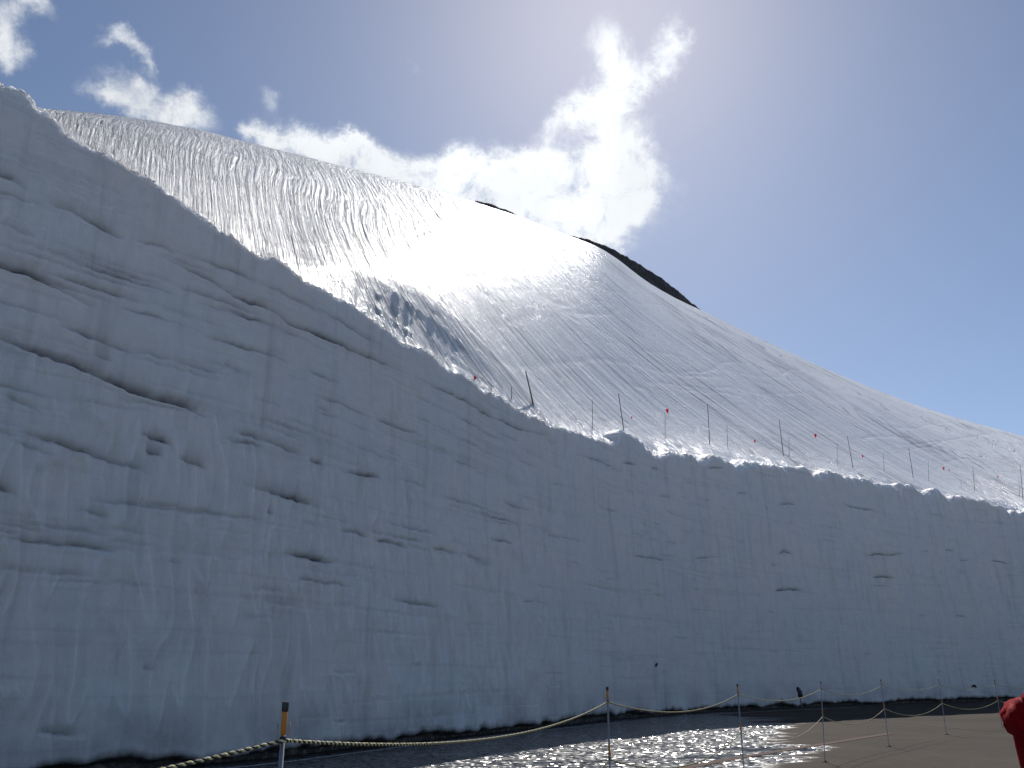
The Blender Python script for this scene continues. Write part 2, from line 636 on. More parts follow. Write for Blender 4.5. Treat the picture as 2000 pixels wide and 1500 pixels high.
def mat_road():
    m = Mat("wet_asphalt")
    co = m.coord()
    sep = m.node('ShaderNodeSeparateXYZ')
    m.L.new(co, sep.inputs[0])
    X, Y = sep.outputs[0], sep.outputs[1]
    # distance from the wall foot is stored on the mesh
    w = m.attr('from_wall')
    lean = m.math('MULTIPLY_ADD', X, -0.075, 0.53)      # wetter on the side where the melt water runs
    n1 = m.noise(1.0, 5, 0.6, m.combine(m.math('MULTIPLY', X, 0.16), m.math('MULTIPLY', Y, 0.55), 0.0), 0.6)
    near = m.rng(w, 5.0, 11.0, 0.45, 0.0)
    wet = m.math('ADD', m.math('ADD', n1, near), lean)
    wetm = m.rng(wet, 0.72, 0.80)
    agg = m.noise(60.0, 3, 0.6)
    pat = m.noise(0.7, 5, 0.6)
    dry = m.mix(pat, (0.058, 0.049, 0.040), (0.088, 0.074, 0.060))
    dry = m.mix(m.rng(agg, 0.35, 0.7, 0, 0.6), dry, (0.05, 0.044, 0.038))
    big = m.noise(0.22, 6, 0.65, None, 0.5)
    dry = m.mix(m.rng(big, 0.42, 0.66, 0, 0.55), dry, (0.045, 0.038, 0.032))
    grit = m.noise(9.0, 5, 0.7)
    dry = m.mix(m.rng(grit, 0.55, 0.75, 0, 0.5), dry, (0.035, 0.031, 0.028))
    wetc = m.mix(pat, (0.030, 0.031, 0.034), (0.055, 0.054, 0.053))
    m.to(m.mix(wetm, dry, wetc), 'Base Color')
    pud = m.noise(1.0, 4, 0.5, m.combine(m.math('MULTIPLY', X, 0.30), m.math('MULTIPLY', Y, 0.75), 7.0), 0.4)
    pudm = m.math('MULTIPLY', m.rng(pud, 0.60, 0.63), wetm)
    vr = m.node('ShaderNodeTexVoronoi')
    vr.inputs['Scale'].default_value = 9.0
    m.L.new(co, vr.inputs['Vector'])
    sp_ = m.node('ShaderNodeSeparateColor')
    m.L.new(vr.outputs['Color'], sp_.inputs[0])
    rwet = m.math('MULTIPLY_ADD', pudm, -0.12, m.math('MULTIPLY_ADD', m.math('POWER', sp_.outputs[0], 2.0), 0.30, 0.14))
    spm = m.rng(wetm, 0.0, 1.0, 0.04, 0.5, False)
    m.to(spm, 'Specular IOR Level')
    rmix = m.node('ShaderNodeMix')
    m.L.new(wetm, rmix.inputs[0])
    rmix.inputs[2].default_value = 0.85
    m.L.new(rwet, rmix.inputs[3])
    m.to(rmix.outputs[0], 'Roughness')
    # wet aggregate: every stone faces its own way
    v = m.node('ShaderNodeTexVoronoi')
    v.inputs['Scale'].default_value = 15.0
    m.L.new(co, v.inputs['Vector'])
    sb = m.node('ShaderNodeVectorMath', operation='SUBTRACT')
    m.L.new(v.outputs['Color'], sb.inputs[0])
    sb.inputs[1].default_value = (0.5, 0.5, 0.5)
    k = m.math('MULTIPLY_ADD', m.math('MULTIPLY', wetm, m.math('MULTIPLY_ADD', pudm, -0.9, 1.0)), 0.75, 0.12)
    sc_ = m.node('ShaderNodeVectorMath', operation='SCALE')
    m.L.new(sb.outputs[0], sc_.inputs[0])
    m.L.new(k, sc_.inputs['Scale'])
    ad = m.node('ShaderNodeVectorMath', operation='ADD')
    m.L.new(sc_.outputs[0], ad.inputs[0])
    geo = m.node('ShaderNodeNewGeometry')
    m.L.new(geo.outputs['Normal'], ad.inputs[1])
    nm = m.node('ShaderNodeVectorMath', operation='NORMALIZE')
    m.L.new(ad.outputs[0], nm.inputs[0])
    m.to(nm.outputs[0], 'Normal')
    return m.m


def mat_ground_snow():
    m = Mat("flat_snow")
    f = m.noise(0.05, 6, 0.6)
    m.to(m.mix(f, (0.70, 0.72, 0.75), (0.82, 0.84, 0.87)), 'Base Color').set(Roughness=0.6)
    m.to(m.bump(m.noise(0.6, 5, 0.6), 0.25), 'Normal')
    return m.m


M_WALL = mat_wall_snow()
M_SLOPE = mat_slope_snow()
M_ROCK = mat_rock()
M_ROAD = mat_road()
M_GROUND = mat_ground_snow()

# ------------------------------------------------------------------ the cut snow wall
def crack_list():
    """photo polylines of the dark gaps in the face: points, depth (m), height of the recess tinted by dust and painted shade (m)"""
    return [
        ([(-170, 600), (-80, 630), (0, 658), (60, 685), (150, 712), (230, 745), (290, 772), (380, 795), (470, 838)], .36, .30),
        ([(470, 838), (530, 860), (620, 895)], .20, .18),
        ([(-90, 480), (0, 516), (60, 535), (130, 565), (210, 605)], .30, .30),
        ([(105, 398), (150, 410), (210, 440), (265, 468)], .26, .24),
        ([(120, 632), (200, 662), (290, 697)], .22, .20),
        ([(-80, 295), (0, 335), (30, 350), (70, 372)], .18, .22),
        ([(300, 487), (380, 520), (440, 550), (480, 577), (540, 600), (600, 640), (680, 672), (760, 705), (830, 738)], .20, .15),
        ([(830, 738), (910, 775), (985, 815), (1040, 842), (1100, 855)], .17, .13),
        ([(1140, 890), (1200, 905), (1240, 930)], .10, .10),
        ([(30, 842), (110, 862), (200, 892), (310, 928)], .18, .22),
        ([(20, 862), (80, 880), (120, 893)], .10, .12),
        ([(-70, 930), (0, 955), (40, 970)], .26, .30), ([(280, 848), (310, 856), (350, 872)], .20, .16),
        ([(290, 880), (330, 892)], .16, .30), ([(355, 895), (395, 905), (420, 918)], .16, .34),
        ([(450, 855), (500, 865), (540, 878)], .12, .12), ([(470, 940), (530, 960), (640, 992)], .14, .34),
        ([(530, 1000), (548, 1005)], .14, .20), ([(605, 1020), (635, 1027)], .10, .08),
        ([(685, 920), (715, 926), (735, 930), (770, 936)], .20, .10), ([(620, 898), (655, 908)], .14, .08),
        ([(680, 1035), (710, 1040), (735, 1050)], .20, .10), ([(745, 1056), (775, 1060), (812, 1074)], .14, .08),
        ([(555, 1082), (590, 1085), (620, 1092), (672, 1102)], .20, .12),
        ([(150, 995), (200, 1003), (230, 1011)], .14, .12), ([(165, 1066), (200, 1070), (240, 1077)], .20, .14),
        ([(320, 1094), (370, 1100)], .10, .08), ([(-60, 1026), (0, 1038), (50, 1046)], .12, .10),
        ([(580, 1130), (630, 1136), (700, 1146)], .11, .08), ([(860, 965), (930, 985), (1015, 1012)], .07, .10),
        ([(455, 708), (475, 716)], .12, .16), ([(540, 685), (590, 700)], .07, .07), ([(640, 805), (690, 822)], .08, .08),
        ([(0, 770), (50, 790), (100, 810)], .10, .12), ([(190, 690), (235, 705)], .08, .12),
        ([(0, 430), (40, 445), (90, 470)], .10, .14), ([(1010, 905), (1030, 910)], .05, .06),
        ([(1235, 1086), (1300, 1093), (1335, 1098)], .12, .09), ([(1352, 1092), (1385, 1090), (1425, 1086)], .11, .09),
        ([(1310, 1061), (1335, 1062)], .09, .07), ([(1300, 970), (1330, 972)], .07, .07),
        ([(1538, 986), (1556, 984), (1575, 986)], .22, .10), ([(1450, 965), (1475, 964)], .11, .07),
        ([(1530, 1083), (1546, 1078), (1562, 1084)], .24, .20), ([(1515, 1155), (1548, 1152), (1580, 1154)], .24, .14),
        ([(1695, 1088), (1720, 1083), (1745, 1085), (1780, 1082)], .24, .14), ([(1708, 1129), (1732, 1127), (1758, 1130)], .24, .12),
        ([(1658, 985), (1690, 994), (1725, 997)], .13, .08), ([(1858, 1075), (1878, 1076)], .16, .12),
        ([(1885, 1094), (1905, 1095)], .12, .07), ([(1945, 1094), (1980, 1100)], .14, .07),
        ([(1870, 1203), (1895, 1205)], .12, .07), ([(1700, 1144), (1750, 1146)], .08, .05),
        ([(1390, 916), (1410, 914), (1438, 917)], .12, .09), ([(1288, 914), (1310, 918)], .14, .10),
        ([(1490, 922), (1540, 934)], .08, .06), ([(1320, 1247), (1350, 1247)], .08, .05),
        ([(1385, 1132), (1400, 1131)], .12, .06), ([(1250, 1155), (1290, 1154)], .06, .05),
        ([(1060, 1042), (1110, 1050), (1160, 1060)], .06, .08), ([(1180, 990), (1230, 1003)], .06, .08),
        ([(1820, 1002), (1870, 1010)], .08, .06), ([(1235, 905), (1262, 910)], .16, .1),
        ([(60, 1425), (110, 1432), (170, 1436)], .10, .25), ([(280, 1305), (310, 1310)], .08, .22),
        ([(655, 1312), (700, 1312)], .08, .10), ([(645, 1407), (680, 1407)], .10, .08),
        ([(945, 1238), (949, 1252)], .12, .06),
    ]


def wall_points(poly):
    """photo points -> (s, z) on the wall curtain"""
    sv = []
    for (x, y) in poly:
        d = ray(x, y)
        az = math.atan2(d[0], d[1])
        for _ in range(3):
            s0 = np.interp(az, az_cols, S)
            r0 = math.hypot(np.interp(s0, S, BX), np.interp(s0, S, BY))
        z = CAM_H + r0 * d[2] / math.hypot(d[0], d[1])
        # leaning face: go back a little
        r1 = r0 + LEAN * z * 0.75
        z = CAM_H + r1 * d[2] / math.hypot(d[0], d[1])
        sv.append((s0, z))
    return np.array(sv)


S_BEND = float(np.interp(math.atan2(*ray(1480, 1100)[:2]), az_cols, S))


def build_wall():
    RF = 400                                   # rows up the face
    RR = 22                                    # rows over the rounded lip
    v = np.linspace(0, 1, RF)
    Rr = 0.10 + 0.10 * np.abs(fbm(S * 1.3, S * 0 + 2, 2, 14)) + right * (0.14 + 1.1 * smooth1(hollow, 9))
    Rr = np.clip(Rr, 0.08, 1.0)
    zface_top = ZL - Rr
    Z = v[:, None] * zface_top[None, :]
    SS = np.broadcast_to(S[None, :], Z.shape)
    d = np.zeros_like(Z)
    # broad swells, flutes, and the hooked scallops left by the plough on the lower face
    d += 0.16 * fbm(SS * 0.16, Z * 0.10, 3, 1)
    d += 0.05 * fbm(SS * 0.55, Z * 0.30, 3, 40)
    lowleft = (1 - sstep(900, 1250, PXC))[None, :] * (1 - sstep(4.5, 9.5, Z)) * (0.65 + 0.35 * sstep(0, 1.5, Z))
    wx = SS * 3.0 + 0.8 * noise2(SS * 0.7, Z * 0.6, 3) + 0.22 * Z
    wz = Z * 0.55 + 0.5 * noise2(SS * 0.6, Z * 0.5, 6)
    sc = noise2(wx, wz, 12)
    d += lowleft * (0.08 * np.clip(1 - np.abs(sc) * 2.6, 0, 1) ** 2 + 0.05 * noise2(wx * 2.1, wz * 1.8, 15))
    flu = noise2(SS * 2.4 + 0.15 * Z, Z * 0.16, 17)
    d += 0.045 * noise2(SS * 5.2 + 0.2 * Z, Z * 0.22, 18)
    d += 0.07 * flu * (0.45 + 0.55 * (1 - sstep(1230, 1330, PXC))[None, :])
    d += 0.045 * np.abs(noise2(SS * 1.1, Z * 0.08, 23)) * right[None, :]
    d += 0.016 * fbm(SS * 4.0, Z * 4.0, 3, 50)
    # strata: thin recessed layers
    lay = noise2(SS * 0.10, Z * 4.2, 60)
    d -= 0.014 * sstep(0.30, 0.46, lay)
    dirt_shade = 0.08 * sstep(0.30, 0.46, lay)
    lay2 = noise2(SS * 0.22, Z * 8.0, 61)
    d -= 0.018 * sstep(0.34, 0.48, lay2)
    dirt_shade += 0.09 * sstep(0.34, 0.48, lay2)

    cracks = []
    for poly, dep, hgt in crack_list():
        cracks.append((wall_points(poly), dep, hgt))
    rr = random.Random(5)
    s_a = np.interp(-0.62, az_cols, S)
    s_b = np.interp(0.62, az_cols, S)
    for i in range(110):                               # short unnamed gaps that follow the layers
        sc0 = s_a + (s_b - s_a) * rr.random()
        if rr.random() < 0.28:
            sc0 = np.interp(1300 + rr.gauss(0, 45), PXC[200:1500], S[200:1500])
        zz = 1.2 + 9.2 * rr.random() ** 0.85
        ln = rr.uniform(0.25, 1.6) * (1.5 if rr.random() < .2 else 1)
        dep = rr.uniform(.02, .075)
        k = rr.uniform(-.03, .03)
        cracks.append((np.array([(sc0 - ln / 2, zz - k * ln), (sc0, zz + rr.uniform(-.02, .02)), (sc0 + ln / 2, zz + k * ln)]), dep, rr.uniform(.04, .10)))
    for i in range(95):                                # long thin partings between layers on the near stretch
        sc0 = np.interp(rr.uniform(-100, 1050), PXC[100:1500], S[100:1500])
        zz = rr.choice([9.6, 8.7, 8.1, 7.4, 6.6, 6.1, 5.2, 4.6, 3.7, 3.1]) + rr.gauss(0, 0.12)
        ln = rr.uniform(0.8, 3.6)
        cracks.append((np.array([(sc0 - ln / 2, zz + rr.uniform(-.04, .04)), (sc0, zz), (sc0 + ln / 2, zz + rr.uniform(-.04, .04))]), rr.uniform(.03, .11), rr.uniform(.05, .14)))
    for c, dep, hgt in cracks:
        c = c[np.argsort(c[:, 0])]
        s0, s1 = c[0, 0], c[-1, 0]
        if s1 - s0 < 0.12:
            s0, s1 = s0 - .08, s1 + .08
        j0, j1 = np.searchsorted(S, s0), np.searchsorted(S, s1)
        if j1 - j0 < 2:
            continue
        ss = S[j0:j1]
        zc = np.interp(ss, c[:, 0], c[:, 1])
        t = (ss - s0) / (s1 - s0)
        tap = np.clip(np.minimum(t, 1 - t) * 3.2, 0, 1) ** 0.9
        tap = tap * np.clip(0.72 + 0.8 * fbm(ss * 0.8, ss * 0 + dep * 40, 3, 70), 0.2, 1.2)
        if s1 > S_BEND and dep > 0.1:
            tap = np.clip(np.minimum(t, 1 - t) * 4, 0, 1) * np.clip(0.9 + 0.5 * noise2(ss * 1.4, ss * 0 + dep * 30, 72), 0.7, 1.2)
        zc = zc + 0.05 * fbm(ss * 1.7, ss * 0, 3, 71)
        u = Z[:, j0:j1] - zc[None, :]
        up = np.where(u > 0, np.exp(-np.clip(u, 0, 9) / (0.65 * hgt)), np.exp(np.clip(u, -9, 0) / 0.028))
        line = np.where(u > 0, np.exp(-np.clip(u, 0, 9) / (0.03 + 0.10 * hgt)), np.exp(np.clip(u, -9, 0) / 0.022))
        T = tap[None, :]
        if s1 - s0 < 1.3 and s1 < S_BEND:
            dep = dep * 0.8
            hgt = hgt * 0.7
            T = T * 0.95
        d[:, j0:j1] -= dep * T * (0.12 * up + 0.70 * line)
        d[:, j0:j1] += 0.18 * dep * T * np.exp(-((u + 0.07) / 0.05) ** 2)      # ledge under the gap
        dirt_shade[:, j0:j1] = np.maximum(dirt_shade[:, j0:j1], T * min(1.0, dep * 6.5) * (0.40 * up + 0.85 * line))  # dust plus painted shade that deepens the gaps
    # melted, gritty foot with an undercut
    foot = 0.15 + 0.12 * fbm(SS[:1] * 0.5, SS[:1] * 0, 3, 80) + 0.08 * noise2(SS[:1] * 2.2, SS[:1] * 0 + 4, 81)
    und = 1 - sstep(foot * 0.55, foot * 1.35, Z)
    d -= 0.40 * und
    dirt_shade = np.maximum(dirt_shade, 1.0 * (1 - sstep(foot * 0.9, foot * 1.9 + 0.12, Z)))
    dirt_shade = np.maximum(dirt_shade, 0.38 * (1 - sstep(0.3, 1.5, Z)) * (0.5 + noise2(SS * 0.8, Z * 1.2, 83)))  # blotchy grime that also paints the low face as more shaded
    # vertical melt stains on the far stretch
    st = np.clip(noise2(SS * 1.4, Z * 0.05, 90) - 0.22, 0, 1) * right[None, :] * 0.45 * sstep(3, 9, Z)
    dirt_shade = np.clip(dirt_shade + st, 0, 1)
    d *= sstep(0.0, 0.5, (ZL[None, :] - Z))[...] * 0.6 + 0.4
    off = d - LEAN * Z
    P = np.stack([BX[None, :] + NX[None, :] * off, BY[None, :] + NY[None, :] * off, Z], -1)
    # rounded lip: quarter turn from the face back onto the slope
    th = np.linspace(0, math.pi / 2, RR + 1)[1:]
    top_off = off[-1]
    rows = []
    for t in th:
        o = top_off - Rr * (1 - math.cos(t)) * 1.25 + 0.11 * fbm(S * 5, S * 0 + t * 4, 3, 95, 0.65) * math.sin(2 * t)
        z = zface_top + Rr * math.sin(t) + 0.09 * fbm(S * 6, S * 0 + t * 4.5, 3, 96, 0.65) * math.sin(2 * t)
        rows.append(np.stack([BX + NX * o, BY + NY * o, z], -1))
    # skirt back under the slope
    o = top_off - Rr * 1.25 - 0.5
    rows.append(np.stack([BX + NX * o, BY + NY * o, ZL - 0.02], -1))
    o = o - 2.0
    rows.append(np.stack([BX + NX * o, BY + NY * o, ZL - 0.8], -1))
    Pl = np.stack(rows, 0)
    Pall = np.concatenate([P, Pl], 0)
    ex = np.zeros((len(rows), NC))
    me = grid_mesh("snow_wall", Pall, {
        'dirt_shade': np.concatenate([dirt_shade, ex], 0),
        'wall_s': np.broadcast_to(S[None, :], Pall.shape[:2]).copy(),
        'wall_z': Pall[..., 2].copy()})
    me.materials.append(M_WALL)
    o = bpy.data.objects.new("snow_wall", me)
    col.objects.link(o)
    tag(o, "towering cut snow wall in shade, streaked with dusty layers and gaps, along the road", "snow wall")
    # where the slope starts
    k = RF + RR - 1
    return Pall[k]


lip = build_wall()

# ------------------------------------------------------------------ the mountain slope
sil = np.array([(-900, 230), (-400, 205), (0, 206), (90, 212), (200, 222), (300, 236), (400, 255), (500, 282), (600, 306), (750, 345), (850, 371), (930, 395),
                (1000, 418), (1050, 437), (1130, 467), (1165, 480), (1200, 501), (1230, 524), (1250, 541), (1280, 560), (1300, 572), (1340, 593), (1375, 608),
                (1450, 645), (1600, 715), (1700, 757), (1800, 795), (1900, 825), (2000, 852), (2300, 930), (2700, 1010)], float)
sd = np.array([ray(*p) for p in sil])
SIL_AZ = np.arctan2(sd[:, 0], sd[:, 1])
SIL_T = sd[:, 2] / np.hypot(sd[:, 0], sd[:, 1])
LAZ = np.arctan2(lip[:, 0], lip[:, 1])
LR = np.hypot(lip[:, 0], lip[:, 1])
LZ = lip[:, 2] - CAM_H
LPX, LPY = project(lip)
LPX = np.where(np.abs(LAZ) < 1.0, LPX, np.where(LAZ < 0, -900, 2700))
LPX = smooth1(np.clip(LPX, -900, 2700), 61)
SAZ = np.maximum.accumulate(smooth1(smooth1(LAZ, 81), 61))
T1 = np.interp(SAZ, SIL_AZ, SIL_T)
R1 = np.interp(SAZ, np.radians([-110, -60, -40, -20, 0, 10, 25, 35, 55]), [95, 85, 82, 90, 106, 122, 150, 175, 230])
R1 = np.maximum(R1, LR + 45)
E0 = LZ / LR
# smooth crest line for the start of the slope further back
LZs = smooth1(smooth1(LZ, 161), 81)
LRs = smooth1(smooth1(LR, 61), 41)
R1 = smooth1(R1, 201)
T1 = smooth1(T1, 25)
E0s = LZs / LRs
ELL = smooth1(np.interp(LPX, [0, 850, 1150, 1500, 2000], [0.6, 1.2, 6.0, 9.0, 9.0]), 101)


def slope_z(q, j=slice(None)):
    """height above the camera at distance q behind the lip, for columns j"""
    D = (R1 - LRs)[j]
    z1 = (R1 * T1)[j]
    T = T1[j]
    z0 = LZs[j]
    Z = z1 - z0
    m = 2 * Z / D - T
    ms = np.minimum(E0s[j] + 0.10, m)
    ell = ELL[j]
    for _ in range(6):
        dip = (m - ms) * ell
        m = 2 * (Z + dip) / D - T
    k = (m - T) / (2 * D)
    return z0 + m * q - k * q * q - (m - ms) * ell * (1 - np.exp(-q / ell))


def slope_detail(q, j, px):
    """bank and hollow beside the wall, runnels and tracks"""
    xs_ = np.linspace(500, 1200, 141)
    As = smooth1(np.interp(xs_, [560, 640, 720, 800, 870, 950, 1080], [0, .65, 1.1, 1.5, 1.45, 1.0, 0]), 21)
    qs = smooth1(np.interp(xs_, [560, 640, 720, 800, 870, 950, 1080], [1.2, 1.5, 2.0, 2.7, 3.0, 3.0, 3.4]), 21)
    A = np.interp(px, xs_, As)
    qb = np.interp(px, xs_, qs)
    f = np.where(q < qb, sstep(0, 1, q / qb), 1 - sstep(0, 1, (q - qb) / 26.0))
    return A * np.clip(f, 0, 1)


def build_slope():
    RN = 400
    w = np.linspace(0, 1, RN)
    far = 1.45
    Q = (w[:, None] ** 1.55) * ((R1 - LR) * far)[None, :]
    j = slice(None)
    Z = slope_z(np.maximum(LR[None, :] + Q - LRs[None, :], 0))
    Z00 = Z[:1].copy()
    aw = SAZ[None, :] + (LAZ - SAZ)[None, :] * np.exp(-Q / 1.2)
    dx = np.sin(aw)
    dy = np.cos(aw)
    R = LR[None, :] + Q
    X = R * dx
    Y = R * dy
    px = np.broadcast_to(LPX[None, :], Q.shape)
    Z = Z + slope_detail(Q, None, px)
    # track coordinates: a fan of fall lines, straight down on the left, sweeping right further on
    el = Z / R
    up = el * 1150.0                                    # grows uphill
    xx = 1000 + 1500 * np.tan(np.clip(aw, -1.0, 0.9))
    fan = (xx - 250.0) * np.exp(up / 760.0) / math.exp(0.5)
    across = fan * 0.060
    along = R * 1.0
    wob = 0.9 * fbm(X * 0.035, Y * 0.035, 2, 101)
    across = across + wob * 2.0
    env = sstep(0, 6, Q) * (1 - sstep(0.45, 0.95, Q / (R1 - LR)[None, :]))
    leftw = 1 - sstep(780, 1150, px)
    # wavy melt runnels on the left, straighter sluff lines on the right
    run = noise2(across * 1.1 + 0.6 * noise2(across * 0.3, along * 0.10, 111), along * 0.055, 110)
    amp = np.clip(0.75 + 1.3 * fbm(X * 0.07, Y * 0.07, 3, 115), 0.1, 1.5)
    Z = Z + env * amp * (0.026 * leftw + 0.022) * (1 - 2 * np.abs(run))
    Z = Z + env * leftw * 0.030 * fbm(X * 0.9, Y * 0.45, 3, 116)
    fine = noise2(across * 2.3, along * 0.05, 112)
    Z = Z + env * 0.03 * fine
    Z = Z + env * 0.25 * fbm(X * 0.045, Y * 0.045, 3, 113)
    # rippled floor of the shaded hollow
    hol = np.interp(px, [540, 640, 900, 1020], [0, 1, 1, 0]) * (1 - sstep(3, 7, Q)) * sstep(0, 0.6, Q)
    Z = Z + hol * (0.085 * fbm(aw * 5 + Q * 0.25, Q * 1.7, 3, 120))
    # rough strip behind the lip
    lipn = (1 - sstep(0.5, 6.0, Q)) * sstep(0.05, 0.5, Q)
    lipn = lipn * (1 - np.interp(px, [540, 640, 900, 1020], [0, 1, 1, 0]))
    Z = Z + lipn * (0.10 + 0.10 * sstep(1150, 1300, px)) * fbm(X * 0.8, Y * 0.8, 4, 130)
    Z = Z + 0.025 * fbm(X * 1.1, Y * 1.1, 3, 131) * sstep(0, 1, Q)
    # ski turns
    cc = []
    for (pts_, dep) in ski_turns():
        cc.append((pts_, dep))
    for p, dep in cc:
        for i in range(len(p) - 1):
            a, b = p[i], p[i + 1]
            lo_x, hi_x = min(a[0], b[0]) - 1, max(a[0], b[0]) + 1
            mcols = np.where((X.max(0) > lo_x) & (X.min(0) < hi_x))[0]
            if len(mcols) == 0:
                continue
            sl = slice(mcols[0], mcols[-1] + 1)
            ab = b - a
            t = np.clip(((X[:, sl] - a[0]) * ab[0] + (Y[:, sl] - a[1]) * ab[1]) / max(1e-6, ab @ ab), 0, 1)
            dist = np.hypot(X[:, sl] - a[0] - t * ab[0], Y[:, sl] - a[1] - t * ab[1])
            Z[:, sl] -= 0.0 if dep == 0 else 0
            g = np.exp(-(dist / 0.16) ** 2)
            trackbuf[:, sl] = np.maximum(trackbuf[:, sl], dep * g)
    Z = Z - trackbuf
    # join the crest: the first rows carry the lumps of the lip and fade back
    low = smooth1(LZ, 25)
    Z = Z + (low[None, :] - Z00) * np.exp(-Q / 1.6) + (LZ - low)[None, :] * np.exp(-Q / 0.3)
    P = np.stack([X, Y, Z + CAM_H], -1)
    P[0] = lip + np.array([0, 0, 0.004])
    me = grid_mesh("snow_slope", P, {'track_across': across, 'track_along': along, 'left_shade': 1 - sstep(620, 1150, px + 60 * noise2(X * 0.05, Y * 0.05, 77))}, flip=False)
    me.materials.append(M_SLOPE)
    o = bpy.data.objects.new("snow_slope", me)
    col.objects.link(o)
    tag(o, kind="structure")
    return P


def slope_hit(px, py, off=0.0):
    """world point on the smooth slope behind a photo pixel"""
    d = ray(px, py)
    az = math.atan2(d[0], d[1])
    j = int(np.argmin(np.abs(SAZ - az)))
    e = d[2] / math.hypot(d[0], d[1])
    q = np.linspace(0, (R1 - LRs)[j], 1500)
    z = slope_z(q, j) + slope_detail(q, j, np.full_like(q, LPX[j]))
    el = z / (LRs[j] + q)
    ok = np.where(el >= e)[0]
    k = ok[0] if len(ok) else int(np.argmax(el))
    r = LRs[j] + q[k]
    return np.array([r * math.sin(az), r * math.cos(az), z[k] + CAM_H])


def ski_turns():
    out = []
    for poly in ([(640, 330), (700, 350), (745, 378), (742, 388), (700, 392), (660, 396)],
                 [(920, 505), (960, 512), (982, 528), (960, 535), (900, 540)],
                 [(500, 340), (560, 352), (620, 352), (700, 380)],
                 [(310, 300), (326, 318), (328, 330)],
                 [(960, 700), (1100, 705), (1240, 712), (1400, 735)],
                 [(1000, 640), (1030, 690), (1060, 760)], [(1040, 620), (1080, 690), (1120, 760)],
                 [(1260, 745), (1340, 752), (1440, 772)], [(1560, 760), (1620, 800), (1760, 850)],
                 [(1100, 660), (1180, 740), (1260, 800)], [(1300, 640), (1420, 720), (1560, 790)]):
        p = np.array([slope_hit(*q)[:2] for q in poly])
        out.append((catmull(p, 6), 0.035))
    rk = random.Random(21)
    for i in range(46):
        x, y = rk.uniform(760, 1850), 0
        top = float(np.interp(x, sil[:, 0], sil[:, 1]))
        low = float(np.interp(x, lip_px[:, 0], lip_px[:, 1]))
        y = rk.uniform(top + 0.12 * (low - top), low - 0.35 * (low - top))
        ang = math.radians(rk.choice([rk.uniform(8, 35), rk.uniform(35, 80), rk.uniform(-8, 12)]))
        n = rk.randint(3, 7)
        step = rk.uniform(22, 48)
        P_ = []
        for k in range(n):
            P_.append((x, y))
            ang2 = ang + rk.gauss(0, 0.22)
            x += step * math.cos(ang2)
            y += step * math.sin(ang2) * 0.8
            low = float(np.interp(x, lip_px[:, 0], lip_px[:, 1]))
            top = float(np.interp(x, sil[:, 0], sil[:, 1]))
            if y > low - 12 or y < top + 12 or x > 1960:
                break
        if len(P_) < 3:
            continue
        p = np.array([slope_hit(*q)[:2] for q in P_])
        out.append((catmull(p, 4), rk.uniform(0.02, 0.05)))
    return out


trackbuf = np.zeros((400, NC))
slopeP = build_slope()

# ------------------------------------------------------------------ rock outcrops on the ridge
def build_rock(top_px, label, depth, lump, drop):
    top_px = np.array(top_px, float)
    n = int((top_px[-1, 0] - top_px[0, 0]) * 1.1)
    xs = np.linspace(top_px[0, 0], top_px[-1, 0], n)
    ys = np.interp(xs, top_px[:, 0], top_px[:, 1])
    jag = np.round(fbm(xs * 0.055, xs * 0, 4, 140) * 3) / 3 * lump + fbm(xs * 0.16, xs * 0, 3, 141) * lump * 0.8
    edge = np.clip(np.minimum(xs - xs[0], xs[-1] - xs) / 25.0, 0, 1)
    ys = ys - jag * edge
    rows = 26
    P = np.zeros((rows, n, 3))
    for i, (x, y) in enumerate(zip(xs, ys)):
        d = ray(x, y)
        az = math.atan2(d[0], d[1])
        e = d[2] / math.hypot(d[0], d[1])
        r1 = np.interp(az, SAZ, R1)
        rc = r1 + depth * 0.5
        zc = rc * e
        for k in range(rows):
            t = k / (rows - 1) * 2 - 1                   # -1 front foot, 0 crest, 1 back foot
            r = rc + t * depth
            f = 1 - abs(t) ** 1.5
            z = zc - (1 - f) * drop
            lumpz = 0.55 * noise2(x * 0.05 + 3, t * 3.0, 150) + 0.35 * noise2(x * 0.13, t * 7, 151)
            z += lumpz * (0.5 if abs(t) > 0.08 else 0.12)
            P[k, i] = (r * math.sin(az), r * math.cos(az), z + CAM_H)
    me = grid_mesh("rock_outcrop", P)
    me.polygons.foreach_set('use_smooth', [False] * len(me.polygons))
    me.materials.append(M_ROCK)
    o = bpy.data.objects.new("rock_outcrop", me)
    col.objects.link(o)
    tag(o, label, "rock")


build_rock([(1112, 460), (1150, 468), (1180, 479), (1200, 488), (1225, 502), (1250, 517), (1275, 532), (1300, 549), (1325, 569), (1350, 591), (1376, 611)],
           "long dark rock outcrop breaking out of the snow on the steep shoulder of the ridge", 4.5, 2.2, 9.0)
build_rock([(928, 392), (945, 395), (960, 399), (975, 404.5), (990, 410), (1002, 415.5), (1014, 425)],
           "small low strip of dark rock on the ridge under the white cloud", 3.0, 1.4, 6.0)

